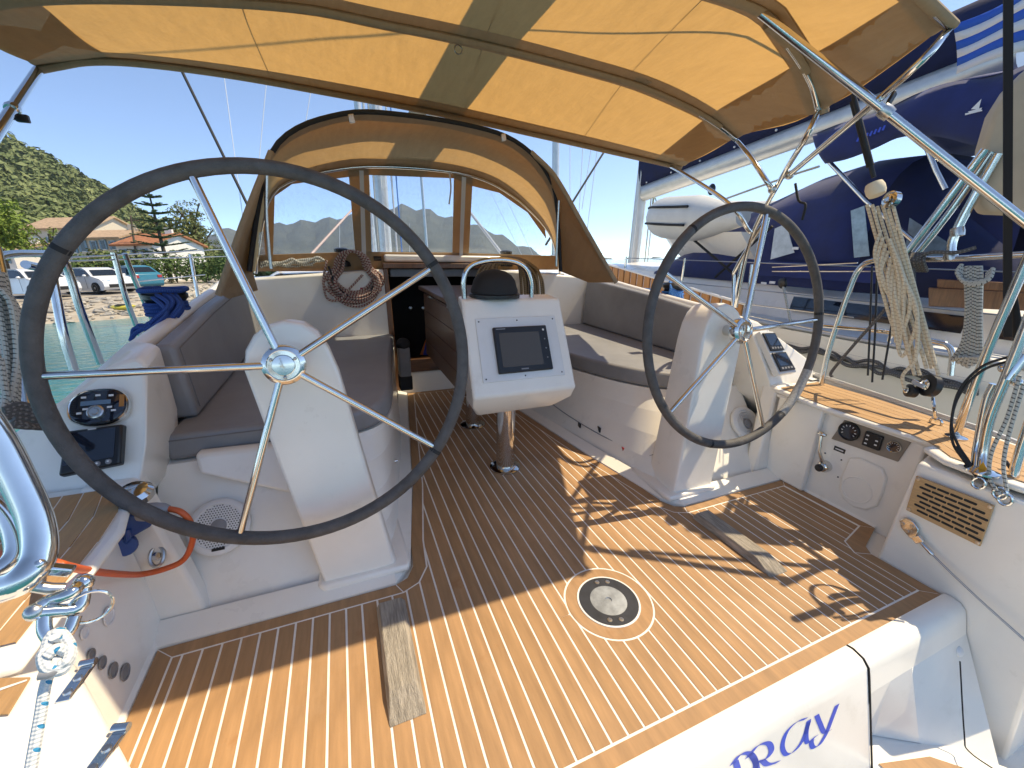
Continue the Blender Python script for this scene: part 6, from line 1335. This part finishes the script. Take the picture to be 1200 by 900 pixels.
# ================================================================== houses
ROOF = [mat('terracotta', (.38, .15, .07), .85, var=.3, vscale=3), mat('pale_tiles', (.45, .31, .2), .85, var=.3, vscale=3)]
WALL = [mat('cream_render', (.62, .55, .44), .9, var=.06), mat('white_render', (.74, .72, .68), .9, var=.05)]
SHUT = mat('blue_shutter', (.18, .30, .38), .6); PANE = mat('window_pane', (.05, .07, .09), .1)
def house(px0, px1, eave, rid, depth, wall, roof, wins, label, dper=7.0, doors=()):
    h = thing('house', label, 'house', 'houses along the waterfront'); a, b_ = gpt(px0, depth, .9), gpt(px1, depth, .9); k = depth/F_PX
    zE, zR = 2.1+(318-eave)*k, 2.1+(318-rid)*k; fx = (b_-a).normalized(); fy = Vector((-fx.y, fx.x, 0)); fy = fy if fy.dot(Vector((a.x-CAMW.x, a.y-CAMW.y, 0))) > 0 else -fy; up = Vector((0, 0, 1)); Lh = (b_-a).length
    o = MB().hexa([a, b_, b_+fy*dper, a+fy*dper], [q+up*(zE-.9) for q in (a, b_, b_+fy*dper, a+fy*dper)]); 
    o.add([a+up*(zE-.9), a+fy*dper+up*(zE-.9), a+fy*dper*.5+up*(zR-.95)], [(0, 1, 2)]); o.add([b_+up*(zE-.9), b_+fy*dper+up*(zE-.9), b_+fy*dper*.5+up*(zR-.95)], [(0, 1, 2)]); o.build('wall', wall, h, 'w', smooth=False)
    e = .35; A = a-fx*e-fy*e; B = b_+fx*e-fy*e; C_ = b_+fx*e+fy*(dper+e); D_ = a-fx*e+fy*(dper+e); r0 = a-fx*e+fy*dper*.5; r1 = b_+fx*e+fy*dper*.5
    for v_, z in ((A, zE-.1), (B, zE-.1), (C_, zE-.1), (D_, zE-.1), (r0, zR), (r1, zR)): v_.z = z
    rf = MB().add([A, B, r1, r0, C_, D_], [(0, 1, 2, 3), (2, 4, 5, 3)]).build('roof', roof, h, 'w', smooth=False, solid=.18)
    c0 = r0.lerp(r1, .75); MB().box((c0.x-.3, c0.y-.3, zR-.5), (c0.x+.3, c0.y+.3, zR+.6)).build('chimney', wall, rf, 'w', smooth=False)
    for (px, py, w_, hh) in wins:
        q = a+fx*(Lh*(px-px0)/(px1-px0)); q = q-fy*.03; q.z = 2.1+(318-py)*k; W, Hh = w_*k/2, hh*k/2
        f = MB().obox(q, fx*(W*1.18), fy*.05, up*(Hh*1.12)).build('window', M['white_paint'], h, 'w', smooth=False); MB().obox(q-fy*.055, fx*W*.9, fy*.02, up*Hh*.95).build('pane', PANE, f, 'w', smooth=False)
        for s_ in (-1, 1): MB().obox(q+fx*s_*W*1.55-fy*.05, fx*W*.45, fy*.03, up*Hh*1.05).build('shutter', SHUT, f, 'w', smooth=False)
house(44, 120, 270, 256, 52, WALL[0], ROOF[1], [(56, 284, 5, 9), (72, 284, 5, 9), (88, 286, 5, 9), (104, 287, 5, 9)], 'cream house with pale tiled roof behind the wheel rim')
house(86, 150, 281, 271, 44, WALL[0], ROOF[1], [(95, 291, 5, 12), (107, 290, 5, 12), (120, 290, 4, 10), (131, 289, 4, 10), (142, 290, 4, 9)], 'long low house with blue shutters and tall windows')
house(144, 186, 289, 276, 41, WALL[1], ROOF[0], [(152, 298, 4, 7), (164, 298, 4, 7), (176, 298, 4, 7)], 'white house under a bright red tiled roof')
house(-40, 22, 292, 284, 42, WALL[1], ROOF[1], [(-20, 302, 5, 10), (2, 302, 5, 10), (14, 302, 4, 10)], 'low white house behind the broad-leaved tree')
aw = thing('awning', 'grey sloping awning over the terrace in front of the long house', 'awning'); a = wdep(88, 303, 38); b_ = wdep(112, 307, 35)
MB().add([wdep(86, 301, 40), wdep(112, 300, 40), wdep(114, 309, 36), wdep(90, 303, 36)], [(0, 1, 2, 3)]).build('cloth', mat('awning_cloth', (.4, .36, .33), .9), aw, 'w', smooth=False, solid=.03)
for q in ((90, 303), (114, 309)): t_ = wdep(*q, 36); tb('post', M['white_paint'], [t_, Vector((t_.x, t_.y, .95))], .04, aw, 6, 0, sp='w')
up_ = gpt(160, 40, .95); k = 40/F_PX; po = thing('utility_pole', 'leaning dark utility pole in front of the red-roofed house', 'pole'); tb('pole', BARK, [up_, wdep(153, 253, 40)], .09, po, 8, 0, sp='w'); MB().obox(wdep(154, 258, 40), (.5, .1, 0), (.03, .05, 0), (0, 0, .05)).build('crossarm', BARK, po, 'w', smooth=False)

# ================================================================== parked cars
TYRE = mat('tyre', (.015, .015, .015), .8); GLASSC = mat('car_glass', (.012, .016, .02), .08); RIMM = mat('alloy_rim', (.4, .4, .4), .35, .8)
def car(px0, px1, pyb, paint, label, front=1, depth=None, lift=0.0, suv=0.0):
    """px0..px1: ends of the car; front = +1 when it faces right"""
    if depth: A, B = wdep(px0, 318, depth), wdep(px1, 318, depth); A.z = B.z = .87
    else: A, B = gw(px0, pyb, .87), gw(px1, pyb, .87)
    fx = (B-A)*front; Lc = fx.length; fx = fx.normalized(); O = (A+B)/2; O.z = .87; fy = Vector((0, 0, 1)).cross(fx); up = Vector((0, 0, 1)); s = 1.0; W = .86*s
    P = lambda x, y, z: O+fx*(x*s)+fy*(y*s)+up*(z*s)
    c = thing('parked_car', label, 'car', 'cars parked along the shore road')
    pr = [(-2.02, .35), (-2.05, .62), (-1.98, .92+suv*.1), (-1.75, 1.0+suv*.2), (-1.35, 1.38+suv*.15), (-.9, 1.46+suv*.18), (.15, 1.44+suv*.18), (.55, 1.30+suv*.1), (1.10, .96+suv*.06), (1.75, .82+suv*.05), (2.0, .66), (2.05, .38), (1.9, .20), (-1.9, .20)]
    def ring(y, k): return [P(x*(1-.03*k), y*(1-.22*max(0, (z-.9))/.55), z-.04*k) for x, z in pr]
    MB().loft([ring(-.80, 1), ring(-.86, .2), ring(-.5, 0), ring(.5, 0), ring(.86, .2), ring(.80, 1)]).build('body', paint, c, 'w', ang=32, bevel=.03*s)
    for sd in (-1, 1):
        yy = lambda z: sd*(.868*(1-.22*max(0, (z-.9))/.55)+.008)
        for q in (((-1.42, .98), (-1.22, 1.32), (-.62, 1.38), (-.56, .98)), ((-.50, .98), (-.55, 1.38), (.12, 1.37), (.48, 1.25), (.92, .98))):
            MB().poly([P(x, yy(z+suv*.1), z+suv*.13*(z > 1.1)) for x, z in q]).build('window', GLASSC, c, 'w', smooth=False, solid=.01)
        for x in (-1.28, 1.25):
            MB().lathe([(.20*s, -.10*s), (.31*s, -.10*s), (.32*s, 0), (.31*s, .09*s), (.2*s, .10*s)], P(x, sd*.78, .31), fy*sd, 22).build('tyre', TYRE, c, 'w'); MB().lathe([(.19*s, .06*s), (.20*s, .102*s), (.10*s, .085*s), (.05*s, .11*s), (0, .11*s)], P(x, sd*.78, .31), fy*sd, 16).build('rim', RIMM, c, 'w')
        for x0 in (-.53, .62): MB().obox(P(x0, sd*.872, .62), fx*.008*s, fy*.004, up*.33*s).build('door_gap', TYRE, c, 'w', smooth=False)
        for x0 in (-.35, -1.2): MB().obox(P(x0, sd*.88, .86), fx*.09*s, fy*.015, up*.018*s).build('door_handle', paint, c, 'w', smooth=False)
        MB().ball(P(.78, sd*.95, 1.0), (.09*s, .09*s, .07*s), 10, 6).build('mirror', paint, c, 'w'); MB().obox(P(1.88, sd*.62, .66), fx*.09*s, fy*.17*s, up*.07*s).build('headlight', M['steel'], c, 'w', bevel=.02); MB().obox(P(-2.0, sd*.66, .82), fx*.05*s, fy*.13*s, up*.09*s).build('tail_light', M['red'], c, 'w', bevel=.02)
    MB().poly([P(.60, -.56, 1.30+suv*.1), P(.60, .56, 1.30+suv*.1), P(1.08, .70, .985+suv*.06), P(1.08, -.70, .985+suv*.06)]).build('windscreen', GLASSC, c, 'w', smooth=False, solid=.02)
    MB().poly([P(-1.40, -.52, 1.37+suv*.1), P(-1.40, .52, 1.37+suv*.1), P(-1.76, .66, 1.03+suv*.15), P(-1.76, -.66, 1.03+suv*.15)]).build('rear_window', GLASSC, c, 'w', smooth=False, solid=.02)
    MB().obox(P(2.03, 0, .42), fx*.03*s, fy*.6*s, up*.09*s).build('grille', TYRE, c, 'w', bevel=.01)
CW = mat('car_white', (.72, .72, .72), .25, coat=.6); CT = mat('car_teal', (.02, .17, .24), .25, coat=.6); CD = mat('car_dark', (.03, .035, .04), .25, coat=.6); CG = mat('car_seafoam', (.22, .38, .38), .3, coat=.5)
car(82, 158, 343, CW, 'white hatchback parked facing right in the middle of the shore row', 1)
car(0, 98, 347, CW, 'white saloon partly behind the wheel rim, nose beside the hatchback', 1)
car(132, 180, 339, CT, 'teal estate car parked behind the white hatchback', -1, None, 0, .5)
car(-22, 38, 338, CD, 'dark car parked behind the white saloon', 1)
car(64, 92, 333, CG, 'pale green car parked far back between the white ones', -1, None, 0, .4)
# small blue and white boat by the shore
fb = thing('fishing_boat', 'small blue and white open boat moored near the shore behind the winch', 'boat'); f0, f1 = gw(238, 334, 0), gw(300, 331, 0); fx = (f1-f0).normalized(); fy = Vector((-fx.y, fx.x, 0)); Lf = (f1-f0).length; rings = []
for i in range(9): t_ = i/8; w_ = .05+.75*math.sin(math.pi*min(1, t_*.62+.38*(t_ < .6)*t_+.0))**.6*(1 if t_ < .7 else (1-t_)/.3*.9+.1); c = f0+fx*Lf*t_; sh = .55+.35*(2*t_-1)**2; rings.append([c-fy*w_+Vector((0, 0, sh)), c-fy*w_*.7+Vector((0, 0, -.1)), c+fy*w_*.7+Vector((0, 0, -.1)), c+fy*w_+Vector((0, 0, sh))])
MB().loft(rings).build('hull', mat('boat_blue', (.04, .2, .45), .5), fb, 'w', ang=50); MB().loft([[q+Vector((0, 0, .01)) for q in (r_[0], r_[0]+Vector((0, 0, .12)), r_[3]+Vector((0, 0, .12)), r_[3])] for r_ in rings]).build('gunwale', M['white_paint'], fb, 'w')
for t_ in (.25, .5, .75): c = f0+fx*Lf*t_; tb('post', M['white_paint'] if t_ != .5 else M['blue_plastic'], [c+Vector((0, 0, .5)), c+Vector((0, 0, 2.1))], .05, fb, 6, 0, sp='w')
tb('canopy_bar', M['white_paint'], [f0+fx*Lf*.25+Vector((0, 0, 2.1)), f0+fx*Lf*.5+Vector((0, 0, 2.25)), f0+fx*Lf*.75+Vector((0, 0, 2.1))], .05, fb, 6, 3, sp='w')

# ================================================================== sea air
hz = MB().box((-2900, -2900, -1.5), (2900, 2900, 420)); hm = bpy.data.materials.new('sea_air'); hm.use_nodes = True; hn = hm.node_tree; hn.nodes.remove(hn.nodes['Principled BSDF'])
pv = hn.nodes.new('ShaderNodeVolumePrincipled'); pv.inputs['Color'].default_value = (.80, .88, .98, 1); pv.inputs['Density'].default_value = .00017; pv.inputs['Anisotropy'].default_value = .3; hn.links.new(pv.outputs[0], hn.nodes['Material Output'].inputs['Volume'])
ho = hz.build('haze', hm, None, 'w', smooth=False); ho['kind'] = 'stuff'; ho['label'] = 'thin blue sea air over the bay'

# ================================================================== origins: every thing stands at its own base
bpy.context.view_layer.update()
def pts_of(o):
    out = [v.co for v in o.data.vertices] if o.type == 'MESH' else []
    for c in o.children: out = out+pts_of(c)
    return out
def base_of(o):
    P_ = pts_of(o)
    lo = Vector((min(p.x for p in P_), min(p.y for p in P_), min(p.z for p in P_))); hi = Vector((max(p.x for p in P_), max(p.y for p in P_), max(p.z for p in P_)))
    return Vector(((lo.x+hi.x)/2, (lo.y+hi.y)/2, lo.z))
def settle(o, parent_loc):
    loc = base_of(o)
    for c in o.children: settle(c, loc)
    if o.type == 'MESH': o.data.transform(Matrix.Translation(-loc))
    o.location = loc-parent_loc
for o in [o for o in col.objects if o.parent is None and o.type in ('MESH', 'EMPTY')]:
    if o.type == 'EMPTY' and not o.children: bpy.data.objects.remove(o); continue
    settle(o, Vector())
